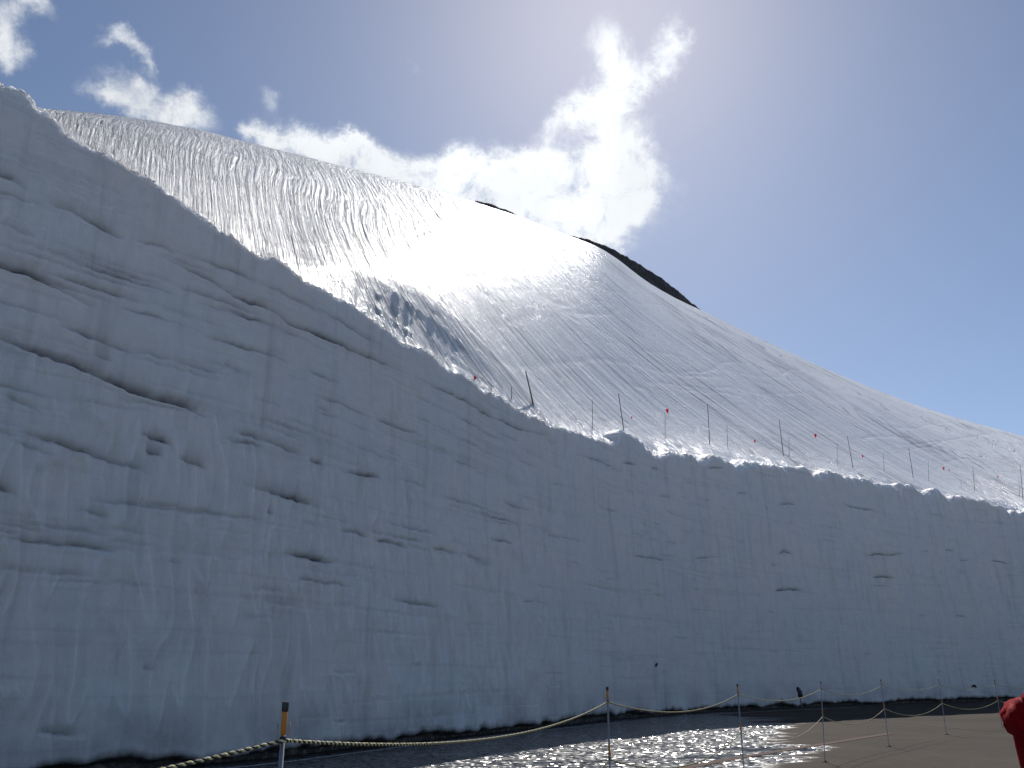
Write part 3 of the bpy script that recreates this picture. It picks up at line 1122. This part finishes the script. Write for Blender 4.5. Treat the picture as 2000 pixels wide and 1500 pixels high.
# ------------------------------------------------------------------ ground, road and markings
def build_ground():
    n = 96
    ang = np.linspace(0, 2 * math.pi, n + 1)
    rad = np.array([0.5, 30, 60, 120, 300, 900, 2500])
    P = np.zeros((len(rad), n + 1, 3))
    for i, r in enumerate(rad):
        P[i, :, 0] = np.cos(ang) * r
        P[i, :, 1] = np.sin(ang) * r
        P[i, :, 2] = -0.03
    me = grid_mesh("ground", P)
    me.materials.append(M_GROUND)
    o = bpy.data.objects.new("ground", me)
    col.objects.link(o)
    tag(o, kind="structure")
    # road: from under the wall foot out past the camera
    W = np.concatenate([[-1.2], np.linspace(0, 30, 61), [40, 55]])
    jj = np.arange(0, NC, 6)
    sx, sy, nx, ny = BX[jj], BY[jj], NX[jj], NY[jj]
    # ruled towards a smoothed outward direction so that the sheet does not fold at the bend
    nxs, nys = smooth1(nx, 121), smooth1(ny, 121)
    # a plain rectangular sheet carries the road; distance from the wall is stored per vertex
    gx = np.linspace(-60, 110, 171)
    gy = np.linspace(-40, 95, 136)
    GX, GY = np.meshgrid(gx, gy)
    dense_sub = dense[::12]
    dist = np.full(GX.shape, 1e9)
    for p in dense_sub:
        dist = np.minimum(dist, np.hypot(GX - p[0], GY - p[1]))
    Pz = np.zeros(GX.shape)
    me = grid_mesh("road", np.stack([GX, GY, Pz], -1), {'from_wall': dist})
    me.materials.append(M_ROAD)
    o = bpy.data.objects.new("road", me)
    col.objects.link(o)
    tag(o, kind="structure")


build_ground()


def mat_paint(name, colr, worn, under):
    m = Mat(name)
    f = m.noise(9.0, 6, 0.7)
    m.to(m.mix(m.rng(f, worn - 0.1, worn + 0.12), under, colr), 'Base Color').set(Roughness=0.9)
    m.p.inputs['Specular IOR Level'].default_value = 0.15
    return m.m


M_LINE = mat_paint("worn_white_paint", (0.42, 0.42, 0.40), 0.45, (0.06, 0.06, 0.06))
M_FAINT = mat_paint("faint_white_paint", (0.16, 0.16, 0.155), 0.52, (0.06, 0.052, 0.045))  # faint paint, darkened further in place of the wall's shadow
M_RED = mat_paint("faded_red_paint", (0.115, 0.058, 0.042), 0.50, (0.07, 0.058, 0.047))
M_RED.name = "faded_red_paint"


def ribbon(name, poly_px, width, mat, z=0.004, label=None):
    p = np.array([ground_at(*q)[:2] for q in poly_px])
    p = catmull(p, 14)
    t = np.gradient(p, axis=0)
    t /= np.linalg.norm(t, axis=1)[:, None]
    nrm = np.stack([t[:, 1], -t[:, 0]], -1)
    wv = width * (1 + 0.10 * noise2(np.arange(len(p)) * 0.6, np.zeros(len(p)), 160))[:, None]
    A = p + nrm * wv / 2
    B = p - nrm * wv / 2
    P = np.zeros((2, len(p), 3))
    P[0, :, :2] = A
    P[1, :, :2] = B
    P[..., 2] = z
    me = grid_mesh(name, P)
    me.materials.append(mat)
    o = bpy.data.objects.new(name, me)
    col.objects.link(o)
    tag(o, kind="structure")
    return o


ribbon("road_edge_line", [(150, 1526), (440, 1501), (560, 1488), (700, 1470), (800, 1457), (945, 1440), (1190, 1413), (1300, 1404), (1440, 1392.5), (1601, 1384.5), (1680, 1381)], 0.14, M_LINE)
ribbon("road_lane_line", [(1545, 1396), (1650, 1402), (1760, 1412), (1850, 1421), (1930, 1428)], 0.10, M_FAINT, 0.008)
ribbon("faded_red_line", [(1300, 1510), (1400, 1488), (1500, 1471), (1600, 1455), (1700, 1439), (1740, 1433)], 0.22, M_RED, 0.008)

# ------------------------------------------------------------------ rope fence
M_STEEL = simple("galvanised_steel", (0.30, 0.31, 0.33), 0.45, 0.6, 0.2, 60)
M_ORANGE = simple("orange_sleeve", (0.62, 0.22, 0.02), 0.5, 0.0, 0.15, 60)
M_BLACK = simple("black_rubber", (0.012, 0.012, 0.014), 0.35, 0.0, 0.2, 60)
M_YEL = simple("yellow_rope", (0.78, 0.70, 0.36), 0.7, 0.0, 0.2, 200)
M_BLK = simple("black_rope", (0.025, 0.022, 0.03), 0.7, 0.0, 0.2, 200)

# photo readings of the posts: x of the head, y of the head, pixel length
post_px = [(558, 1371, 770), (1186, 1341, 312), (1440, 1336, 212), (1603, 1331, 153), (1720, 1327, 126), (1833, 1326.5, 105), (1942, 1328, 92)]
tilt_px = [(0, 0), (0, 0), (0, 0), (-9, 0), (0, 0), (2, 0), (0, 0)]
posts = []
for (x, y, Lp) in post_px:
    d = ray(x, y)
    zc = 2509.0 / Lp
    p = d * zc
    posts.append(np.array([p[0], p[1], p[2] + CAM_H]))       # head position
first = posts[0] + np.array([-2.7, -3.85, 0.0])
last = posts[-1] + np.array([3.9, 2.6, 0.0])
heads = [first] + posts + [last]


def post_meshes():
    H = 1.4
    out = {}
    bm = bmesh.new()
    tube(bm, [(0, 0, 0), (0, 0, 0.02), (0, 0, H - 0.02)], [0.0085, 0.0085, 0.0085], 10)
    out['pole'] = bm_mesh('pole', bm)
    bm = bmesh.new()
    tube(bm, [(0, 0, H - 0.115), (0, 0, H - 0.112), (0, 0, H - 0.03), (0, 0, H - 0.028)], [0.0088, 0.0105, 0.0105, 0.009], 12)
    out['sleeve'] = bm_mesh('sleeve', bm)
    bm = bmesh.new()
    tube(bm, [(0, 0, 0.80), (0, 0, 0.803), (0, 0, 0.90), (0, 0, 0.903)], [0.0088, 0.0105, 0.0105, 0.0088], 12)
    out['lower_sleeve'] = bm_mesh('lower_sleeve', bm)
    bm = bmesh.new()
    tube(bm, [(0, 0, H - 0.034), (0, 0, H - 0.030), (0, 0, H - 0.004), (0, 0, H), (0, 0, H)], [0.0115, 0.0122, 0.0132, 0.0122, 0.006], 12)
    out['cap'] = bm_mesh('cap', bm)

    def hooks(zc):
        ms = []
        for sgn in (-1, 1):
            b = bmesh.new()
            pp = [(sgn * 0.008, 0, zc - 0.004), (sgn * 0.016, 0, zc - 0.016), (sgn * 0.026, 0, zc - 0.016), (sgn * 0.031, 0, zc - 0.004), (sgn * 0.031, 0, zc + 0.02), (sgn * 0.034, 0, zc + 0.052)]
            tube(b, pp, 0.0032, 8)
            ms.append(bm_mesh('hook', b))
        b = bmesh.new()
        tube(b, [(0, 0, zc - 0.012), (0, 0, zc - 0.010), (0, 0, zc + 0.004), (0, 0, zc + 0.006)], [0.009, 0.0125, 0.0125, 0.009], 12)
        return ms, bm_mesh('clamp', b)
    out['hooks_u'], out['clamp_u'] = hooks(H - 0.125)
    out['hooks_l'], out['clamp_l'] = hooks(0.79)
    b = bmesh.new()
    tube(b, [(0, 0, 0.0), (0, 0, 0.008), (0, 0, 0.012), (0, 0, 0.035)], [0.06, 0.06, 0.02, 0.016], 14)
    out['foot'] = bm_mesh('foot', b)
    return out


PM = post_meshes()
up_att, lo_att = [], []
for i, h in enumerate(heads):
    hz = h[2]
    sc = hz / 1.4
    e = empty("rope_post", (h[0], h[1], 0.0))
    nxt = heads[min(i + 1, len(heads) - 1)] - heads[max(i - 1, 0)]
    ang = math.atan2(nxt[1], nxt[0])
    e.rotation_euler = (0, 0, ang)
    tilt = 0.0
    if i == 4:
        tilt = 0.055
        # the head stays where it was read, the foot moves
        fx = h[0] - math.sin(tilt) * hz
        e.location = (fx, h[1], 0)
        e.rotation_euler = (Matrix.Rotation(tilt, 3, 'Y') @ Matrix.Rotation(ang, 3, 'Z')).to_euler()
    e.scale = (1, 1, sc)
    plab = "upright slim steel rope post with orange sleeves and black cap on the road"
    if i == 4:
        plab = "slim steel rope post with orange sleeves that leans to one side on the road"
    if i == 7:
        plab = "slim steel rope post just beside the person in the red jacket"
    tag(e, plab, "post", "rope fence posts along the road")
    link('pole', PM['pole'], e, M_STEEL)
    link('sleeve', PM['sleeve'], e, M_ORANGE)
    link('sleeve', PM['lower_sleeve'], e, M_ORANGE)
    link('cap', PM['cap'], e, M_BLACK)
    link('clamp', PM['clamp_u'], e, M_BLACK)
    link('clamp', PM['clamp_l'], e, M_BLACK)
    for mm in PM['hooks_u'] + PM['hooks_l']:
        link('hook', mm, e, M_STEEL)
    link('foot', PM['foot'], e, M_BLACK)
    base = np.array([e.location.x, e.location.y, 0])
    headp = np.array([h[0], h[1], hz])
    up_att.append(base + (headp - base) * (1.267 / 1.4))
    lo_att.append(base + (headp - base) * (0.782 / 1.4))


def rope(name, att, sags, label):
    root = empty(name, tuple(att[0]))
    R = 0.0066
    strands = [[], []]
    ph = 0.0
    pts_c, phs = [], []
    for i in range(len(att) - 1):
        a, b = Vector(att[i]), Vector(att[i + 1])
        ln = (b - a).length
        fine = i < 3
        pitch = 0.034 if fine else 0.09
        per = 7 if fine else 4
        n = int(ln / pitch * per)
        side = (b - a).cross(Vector((0, 0, 1))).normalized()
        for k in range(n + (1 if i == len(att) - 2 else 0)):
            t = k / n
            p = a.lerp(b, t)
            p.z -= sags[i] * 4 * t * (1 - t)
            # pass in front of the post instead of through it
            w = math.exp(-(min(t, 1 - t) * ln / 0.03) ** 2)
            p -= side * (-0.014) * w
            pts_c.append(p)
            phs.append(ph)
            ph += 2 * math.pi / per
    for s in range(2):
        bm = bmesh.new()
        pp = []
        for i, p in enumerate(pts_c):
            t = (pts_c[min(i + 1, len(pts_c) - 1)] - pts_c[max(i - 1, 0)]).normalized()
            n1 = t.cross(Vector((0, 0, 1))).normalized()
            n2 = t.cross(n1)
            a = phs[i] + s * math.pi
            pp.append(p + (n1 * math.cos(a) + n2 * math.sin(a)) * R * 0.52 - Vector(att[0]))
        tube(bm, pp, R * 0.62, 5)
        me = bm_mesh('strand', bm)
        link('yellow_strand' if s == 0 else 'black_strand', me, root, M_YEL if s == 0 else M_BLK)
    tag(root, label, "rope", "yellow and black barrier ropes")
    return root


rope("barrier_rope", up_att, [0.16, 0.13, 0.15, 0.14, 0.15, 0.14, 0.15, 0.15], "yellow and black twisted rope strung along the top hooks of the posts")
rope("barrier_rope", lo_att, [0.16, 0.20, 0.22, 0.24, 0.22, 0.22, 0.20, 0.20], "yellow and black twisted rope hanging along the lower hooks of the posts")

# ------------------------------------------------------------------ poles and pennants on the snow above the wall
M_BAMBOO = simple("weathered_bamboo", (0.10, 0.07, 0.05), 0.7, 0, 0.3, 20)
M_THIN = simple("grey_cane", (0.20, 0.16, 0.14), 0.7, 0, 0.3, 20)
M_FLAG = simple("red_cloth", (0.62, 0.010, 0.035), 0.8, 0, 0.12, 30)
M_CORD = simple("thin_cord", (0.55, 0.53, 0.50), 0.8, 0, 0.1, 30)

near_row = [((1027, 725), (1041, 790)), ((1208, 769), (1219, 846)), ((1382, 789), (1386, 869)), ((1522, 820), (1530, 892)),
            ((1655, 852), (1666, 914)), ((1775, 876), (1784, 936)), ((1900, 912), (1904, 958)), ((1993, 910), (1998, 976))]
back_row = [((999, 755), (999, 777)), ((1157, 780), (1157, 834)), ((1299, 806), (1299, 857)), ((1420, 829), (1421, 874)),
            ((1541, 855), (1541, 894)), ((1635, 867), (1635, 910)), ((1725, 885), (1727, 925)), ((1813, 898), (1814, 940)), ((1990, 930), (1991, 970))]


def make_pole(top, bot, rad, mat, label, cat, group):
    b = slope_hit(*bot)
    d = ray(*top)
    r = math.hypot(b[0], b[1])
    h = math.hypot(d[0], d[1])
    t = np.array([d[0] / h * r, d[1] / h * r, d[2] / h * r + CAM_H])
    bm = bmesh.new()
    v = t - b
    ln = np.linalg.norm(v)
    n = 7
    ps, rs = [], []
    ps.append(-v * (0.5 / ln))
    rs.append(rad)
    for i in range(n):
        f = i / (n - 1)
        ps.append(v * f + np.array([0.010 * math.sin(f * 5), 0, 0]))
        rs.append(rad * (1 - 0.30 * f))
        if 0 < i < n - 1:                                # bamboo nodes
            ps.append(v * (f + 0.008))
            rs.append(rad * (1.18 - 0.30 * f))
            ps.append(v * (f + 0.016))
            rs.append(rad * (1 - 0.30 * f))
    tube(bm, ps, rs, 7)
    me = bm_mesh("marker_pole", bm)
    o = link("marker_pole", me, None, mat)
    o.location = b
    tag(o, label, cat, group)
    return t


tops_n, tops_b = [], []
for i, (t, b) in enumerate(near_row):
    lab = "dark stout pole leaning alone at the high end of the pole rows" if i == 0 else "dark tall bamboo pole of the front row planted in the snow above the wall"
    tops_n.append(make_pole(t, b, 0.030 if i == 0 else 0.022, M_BAMBOO, lab, "pole", "front row of bamboo poles above the snow wall"))
for t, b in back_row:
    tops_b.append(make_pole(t, b, 0.014, M_THIN, "thin short cane of the back row planted in the snow above the wall", "pole", "back row of thin canes above the snow wall"))


def cord(tops, mids, label, name="cord_line"):
    bm = bmesh.new()
    base = tops[0].copy()
    P = []
    for i in range(len(tops) - 1):
        a, b = tops[i], tops[i + 1]
        for k in range(12):
            t = k / 12
            p = a * (1 - t) + b * t
            p = p - np.array([0, 0, mids[i] * 4 * t * (1 - t)])
            P.append(p - base)
    P.append(tops[-1] - base)
    tube(bm, P, 0.0022, 4)
    o = link(name, bm_mesh(name, bm), None, M_CORD)
    o.location = base
    tag(o, label, "cord")


def pennant(px, py, size, tilt, r):
    """small triangular flag hung from the cord, point down"""
    d = ray(px, py)
    h = math.hypot(d[0], d[1])
    p = np.array([d[0] / h * r, d[1] / h * r, d[2] / h * r + CAM_H])
    bm = bmesh.new()
    n = 6
    w = size * 0.62
    rows = []
    for i in range(n + 1):
        f = i / n
        row = []
        for k in range(4):
            g = k / 3 - 0.5
            x = g * w * (1 - f) + 0.10 * size * math.sin(f * 2.2) * tilt
            y = 0.10 * size * math.sin(f * 4 + k)
            row.append(bm.verts.new((x, y, -f * size)))
        rows.append(row)
    for i in range(n):
        for k in range(3):
            bm.faces.new((rows[i][k], rows[i][k + 1], rows[i + 1][k + 1], rows[i + 1][k]))
    g = bmesh.ops.solidify(bm, geom=bm.faces[:], thickness=0.006)
    o = link("pennant", bm_mesh("pennant", bm), None, M_FLAG)
    o.location = p + np.array([0, 0, size * 0.5])
    o.rotation_euler = (0, tilt * 0.3, -math.atan2(p[0], p[1]) + 0.3)
    flab = "small red triangular pennant hanging by itself on a cord above the snow wall"
    if px < 960:
        flab = "small red pennant at the snow rim beyond the dark stout leaning pole"
    if px in (1843, 1854):
        flab = "one of two red pennants hanging close together above the snow wall"
    tag(o, flab, "flag", "red pennants above the snow wall")
    return o.location


def rad_of(t):
    return math.hypot(t[0], t[1])


def midr(tops, px):
    xs = [project(np.array(t))[0] for t in tops]
    return float(np.interp(px, xs, [rad_of(t) for t in tops]))


for (x, y, s, tl_, row) in [(1303, 804, .30, -1, 0), (1593, 852, .31, .2, 0), (1843, 916, .29, -.4, 0), (1949, 932, .20, .5, 0),
                            (1234, 816, .14, .3, 1), (1474, 863, .21, -.8, 1), (1685, 892, .22, -.2, 1), (1854, 919, .17, .3, 1), (928, 740, .17, 1, 1)]:
    tp = tops_n if row == 0 else tops_b
    pennant(x, y, s, tl_, midr(tp, x) if x > 960 else float(rad_of(slope_hit(928, 738))) - 0.1)
cord(tops_n, [.35, .42, .40, .40, .40, .40, .45], "thin pale cord strung along the tips of the front row of bamboo poles")
cord(tops_b, [.30, .45, .42, .40, .38, .38, .38, .40], "thin pale cord strung along the tips of the back row of canes")

# ------------------------------------------------------------------ stake and debris by the wall
def stake():
    g = ground_at(1565, 1387.5)
    e = empty("marker_stake", (g[0], g[1], 0))
    k = math.hypot(g[0], g[1]) / 1700.0 * 1.2
    bm = bmesh.new()
    tube(bm, [(0.06, 0, -0.02), (0.02, 0, 14 * k), (-0.02, 0, 22 * k)], [0.035, 0.035, 0.03], 8)
    link('shaft', bm_mesh('shaft', bm), e, M_STEEL)
    bm = bmesh.new()
    tube(bm, [(-0.02, 0, 17 * k), (0.03, 0, 19 * k), (0.02, 0, 25 * k), (-0.06, 0, 30 * k), (-0.10, 0, 32 * k)], [0.06, 0.12, 0.11, 0.09, 0.05], 8)
    link('head', bm_mesh('head', bm), e, M_BLACK)
    tag(e, "short dark stake with a black bulky head leaning at the foot of the snow wall", "stake")


stake()


def wall_debris(px, py, segs, label, size):
    sv = wall_points([(px, py)])[0]
    bx, by = np.interp(sv[0], S, BX), np.interp(sv[0], S, BY)
    nx, ny = np.interp(sv[0], S, NX), np.interp(sv[0], S, NY)
    o = np.array([bx - nx * LEAN * sv[1], by - ny * LEAN * sv[1], sv[1]])
    t = np.array([-ny, nx, 0.0])
    bm = bmesh.new()
    for seg_ in segs:
        P = [t * (a * size) + np.array([nx, ny, 0]) * (c * size) + np.array([0, 0, b * size]) for a, b, c in seg_]
        tube(bm, P, [0.22 * size, 0.30 * size, 0.16 * size][:len(P)], 7)
    ob = link("stone_chip", bm_mesh("stone_chip", bm, False), None, M_ROCK)
    ob.location = o
    tag(ob, label, "stone")


wall_debris(1282, 1300, [[(0, -.7, -1.0), (.05, 0, .4), (-.1, .6, .9)]], "black stone stuck in the snow wall above the rope near its bend", 0.16)
wall_debris(1902, 1340, [[(-.6, -.5, -1), (-.5, .1, .4), (-.2, .4, .6)], [(.1, .3, -1), (.5, 0, .5), (.9, -.5, .4)]], "pair of dark stone chips low in the far stretch of snow wall", 0.20)

# ------------------------------------------------------------------ the person in red at the right edge
def build_person():
    bx, by = 2.70, 4.60
    root = empty("person", (bx, by, 0))
    face = math.radians(174)                           # back to the mountain
    root.rotation_euler = (0, 0, face)

    def skin(name, verts, edges, rad, mat, sub=2, rootv=0):
        me = bpy.data.meshes.new(name)
        me.from_pydata([Vector(v) for v in verts], edges, [])
        o = bpy.data.objects.new(name, me)
        col.objects.link(o)
        o.modifiers.new('skin', 'SKIN').use_smooth_shade = True
        sk = me.skin_vertices[0].data
        for i, r in enumerate(rad):
            sk[i].radius = (r, r) if not isinstance(r, tuple) else r
            sk[i].use_root = (i == rootv)
        ss = o.modifiers.new('sub', 'SUBSURF')
        ss.levels = sub
        ss.render_levels = sub
        dg = bpy.context.evaluated_depsgraph_get()
        em = bpy.data.meshes.new_from_object(o.evaluated_get(dg))
        em.name = name
        bpy.data.objects.remove(o)
        em.polygons.foreach_set('use_smooth', [True] * len(em.polygons))
        return em

    M_JK = simple("red_jacket_cloth", (0.24, 0.004, 0.008), 0.8, 0, 0.25, 18, 0.01)
    M_JK.node_tree.nodes['Principled BSDF'].inputs['Specular IOR Level'].default_value = 0.08
    M_TR = simple("black_trousers", (0.015, 0.015, 0.018), 0.8, 0, 0.2, 30)
    M_SK = simple("skin", (0.52, 0.33, 0.24), 0.5, 0, 0.1, 20)
    M_HR = simple("black_hair", (0.012, 0.010, 0.009), 0.45, 0, 0.3, 80)
    M_BT = simple("dark_boots", (0.03, 0.025, 0.02), 0.6, 0, 0.2, 30)
    V, E, R = [], [], []

    def add(p, r, parent=None):
        V.append(p)
        R.append(r)
        if parent is not None:
            E.append((parent, len(V) - 1))
        return len(V) - 1
    pel = add((0, 0, 0.88), (.165, .125))
    wai = add((0, 0, 1.03), (.195, .145), pel)
    che = add((0, .01, 1.20), (.205, .150), wai)
    nec = add((0, .01, 1.36), (.085, .08), che)
    hd0 = add((0, .035, 1.43), (.058, .062), nec)
    hd1 = add((0, .045, 1.51), (.082, .100), hd0)
    hd2 = add((0, .04, 1.585), (.070, .088), hd1)
    for sgn in (-1, 1):
        sh = add((sgn * .165, .01, 1.31), (.085, .085), che)
        if sgn > 0:
            el_ = add((.255, .17, 1.295), (.066, .066), sh)
            wr = add((.155, .30, 1.43), (.040, .040), el_)
            ha = add((.105, .345, 1.475), (.034, .026), wr)
        else:
            el_ = add((-.30, .10, 1.16), (.066, .066), sh)
            wr = add((-.150, .30, 1.42), (.040, .040), el_)
            ha = add((-.105, .345, 1.475), (.034, .026), wr)
        hp = add((sgn * .095, 0, .80), (.098, .10), pel)
        kn = add((sgn * .115, .02, .46), (.068, .072), hp)
        an = add((sgn * .125, -.01, .09), (.046, .05), kn)
    me = skin('body', V, E, R, M_JK)
    for mm in (M_JK, M_TR, M_SK):
        me.materials.append(mm)
    for p in me.polygons:
        c = p.center
        mi = 0
        if c.z < 0.80:
            mi = 1
        if c.z > 1.395 and abs(c.x) < 0.10 and c.y < .2:
            mi = 2
        if c.y > 0.30 and c.z > 1.43:
            mi = 2
        p.material_index = mi
    body = link('body', me, root)
    bm = bmesh.new()
    n = 30
    rings = []
    for (z, rx_, ry_) in [(.80, .185, .150), (.84, .200, .165), (.95, .192, .160), (1.06, .198, .165), (1.16, .206, .172), (1.26, .200, .160), (1.33, .170, .130), (1.375, .100, .095)]:
        ring = []
        for i in range(n):
            a = 2 * math.pi * i / n
            w = 1 + .035 * math.sin(5 * a + z * 23) + .02 * math.sin(11 * a - z * 40)
            ring.append(bm.verts.new((rx_ * w * math.cos(a), .01 + ry_ * w * math.sin(a), z + .01 * math.sin(3 * a + z * 9))))
        rings.append(ring)
    for q in range(len(rings) - 1):
        for i in range(n):
            bm.faces.new((rings[q][i], rings[q][(i + 1) % n], rings[q + 1][(i + 1) % n], rings[q + 1][i]))
    link('jacket', bm_mesh('jacket', bm), root, M_JK)
    # wrinkled puff of the jacket: rolled hem, collar and sleeve folds
    bm = bmesh.new()
    for k in range(1):
        n = 28
        tube(bm, [(.188 * math.cos(2 * math.pi * i / n), .152 * math.sin(2 * math.pi * i / n), .80 + .006 * math.sin(i * 2.1)) for i in range(n + 1)], .022, 8, False)
    link('jacket_hem', bm_mesh('jacket_hem', bm), root, M_JK)
    bm = bmesh.new()
    n = 24
    tube(bm, [(.092 * math.cos(2 * math.pi * i / n), .02 + .088 * math.sin(2 * math.pi * i / n), 1.375 + .012 * math.sin(2 * math.pi * i / n)) for i in range(n + 1)], .024, 8, False)
    link('collar', bm_mesh('collar', bm), root, M_JK)
    for sgn, sh, el_, wr in ((1, (.165, .01, 1.31), (.255, .17, 1.295), (.155, .30, 1.43)), (-1, (-.165, .01, 1.31), (-.30, .10, 1.16), (-.15, .30, 1.42))):
        bm = bmesh.new()
        sh, el_, wr = Vector(sh), Vector(el_), Vector(wr)
        pth, rd = [], []
        N_ = 34
        for i in range(N_ + 1):
            f = i / N_
            p = sh.lerp(el_, f * 2) if f < .5 else el_.lerp(wr, f * 2 - 1)
            pth.append(p)
        for _ in range(3):
            pth = [pth[0]] + [(pth[i - 1] + pth[i] * 2 + pth[i + 1]) / 4 for i in range(1, N_)] + [pth[-1]]
        for i in range(N_ + 1):
            f = i / N_
            rd.append((.086 - .028 * f) * (1 + .11 * math.sin(i * 1.45) + .06 * math.sin(i * 2.7 + 1)))
        tube(bm, pth, rd, 18)
        for v in bm.verts:
            nn = noise2(np.array([v.co.x * 26 + v.co.z * 9]), np.array([v.co.y * 26 + v.co.z * 17]), 200)[0]
            v.co += (v.co - min(pth, key=lambda q: (q - v.co).length)).normalized() * nn * .024
        link('sleeve', bm_mesh('sleeve', bm), root, M_JK)
    # hands: palm and five fingers round the camera
    for sgn in (-1, 1):
        hv, he, hr = [(sgn * .118, .335, 1.465), (sgn * .088, .360, 1.485), (sgn * .080, .375, 1.505)], [(0, 1), (1, 2)], [.020, .024, .022]
        for fi in range(4):
            zf = 1.520 - fi * .020
            ln = (.030, .034, .032, .026)[fi]
            b = len(hv)
            hv += [(sgn * .074, .388, zf), (sgn * (.070 - ln * .4), .412, zf + .002), (sgn * (.064 - ln), .414, zf)]
            he += [(2, b), (b, b + 1), (b + 1, b + 2)]
            hr += [.0095, .0088, .0075]
        b = len(hv)
        hv += [(sgn * .078, .352, 1.476), (sgn * .058, .356, 1.468)]
        he += [(0, b), (b, b + 1)]
        hr += [.0105, .0090]
        hm = skin('hand', hv, he, hr, M_SK)
        link('hand', hm, root, M_SK)
    # head features
    bm = bmesh.new()
    bmesh.ops.create_uvsphere(bm, u_segments=24, v_segments=16, radius=1.0)
    for v in bm.verts:
        v.co = Vector((v.co.x * .098, v.co.y * .112 + .020, v.co.z * .108 + 1.545))
        if v.co.y > .075 and v.co.z < 1.585:
            v.co.y = .075
        v.co += Vector((.004 * math.sin(v.co.z * 160), .004 * math.sin(v.co.x * 190), 0))
    link('hair', bm_mesh('hair', bm), root, M_HR)
    bm = bmesh.new()
    tube(bm, [(0, .135, 1.535), (0, .152, 1.512), (0, .140, 1.500)], [.008, .014, .010], 8)
    link('nose', bm_mesh('nose', bm), root, M_SK)
    for sgn in (-1, 1):
        bm = bmesh.new()
        tube(bm, [(sgn * .083, .03, 1.545), (sgn * .097, .022, 1.53), (sgn * .090, .03, 1.495)], [.010, .016, .009], 8)
        link('ear', bm_mesh('ear', bm), root, M_SK)
        bm = bmesh.new()
        tube(bm, [(sgn * .030 - .012, .131, 1.540), (sgn * .030, .136, 1.543), (sgn * .030 + .012, .131, 1.540)], [.003, .006, .003], 8)
        link('eye', bm_mesh('eye', bm), root, M_HR)
        bm = bmesh.new()
        x = sgn * .125
        tube(bm, [(x, -.09, .05), (x, -.05, .055), (x, .03, .055), (x, .11, .042), (x, .155, .035)], [.035, .046, .048, .044, .025], 12)
        for v in bm.verts:
            v.co.z = max(v.co.z, 0.001)
        link('boot', bm_mesh('boot', bm), root, M_BT)
    bm = bmesh.new()
    tube(bm, [(-.022, .128, 1.472), (0, .134, 1.471), (.022, .128, 1.472)], [.003, .006, .003], 8)
    link('mouth', bm_mesh('mouth', bm), root, simple("lips", (0.40, 0.18, 0.15), 0.5))
    tag(root, "person in a puffy red jacket with raised elbows, standing beside the rope fence", "person")
    # the camera they hold
    ce = empty("compact_camera", (bx, by, 0))
    ce.rotation_euler = (0, 0, face)
    bm = bmesh.new()
    bmesh.ops.create_cube(bm, size=1.0, matrix=Matrix.Translation((0, .385, 1.498)) @ Matrix.Diagonal((.118, .030, .072, 1)))
    bmesh.ops.bevel(bm, geom=bm.edges[:], offset=.007, segments=3, affect='EDGES')
    link('camera_body', bm_mesh('camera_body', bm, False), ce, simple("silver_camera_shell", (0.55, 0.55, 0.56), .3, .7, .05))
    bm = bmesh.new()
    tube(bm, [(0, .398, 1.496), (0, .418, 1.496), (0, .420, 1.496), (0, .436, 1.496)], [.030, .030, .025, .024], 20)
    link('lens', bm_mesh('lens', bm), ce, M_BLACK)
    bm = bmesh.new()
    tube(bm, [(.035, .385, 1.533), (.035, .385, 1.540)], [.008, .008], 12)
    link('shutter_button', bm_mesh('shutter_button', bm), ce, M_STEEL)
    tag(ce, "small silver camera held up by the person in red", "camera")


build_person()
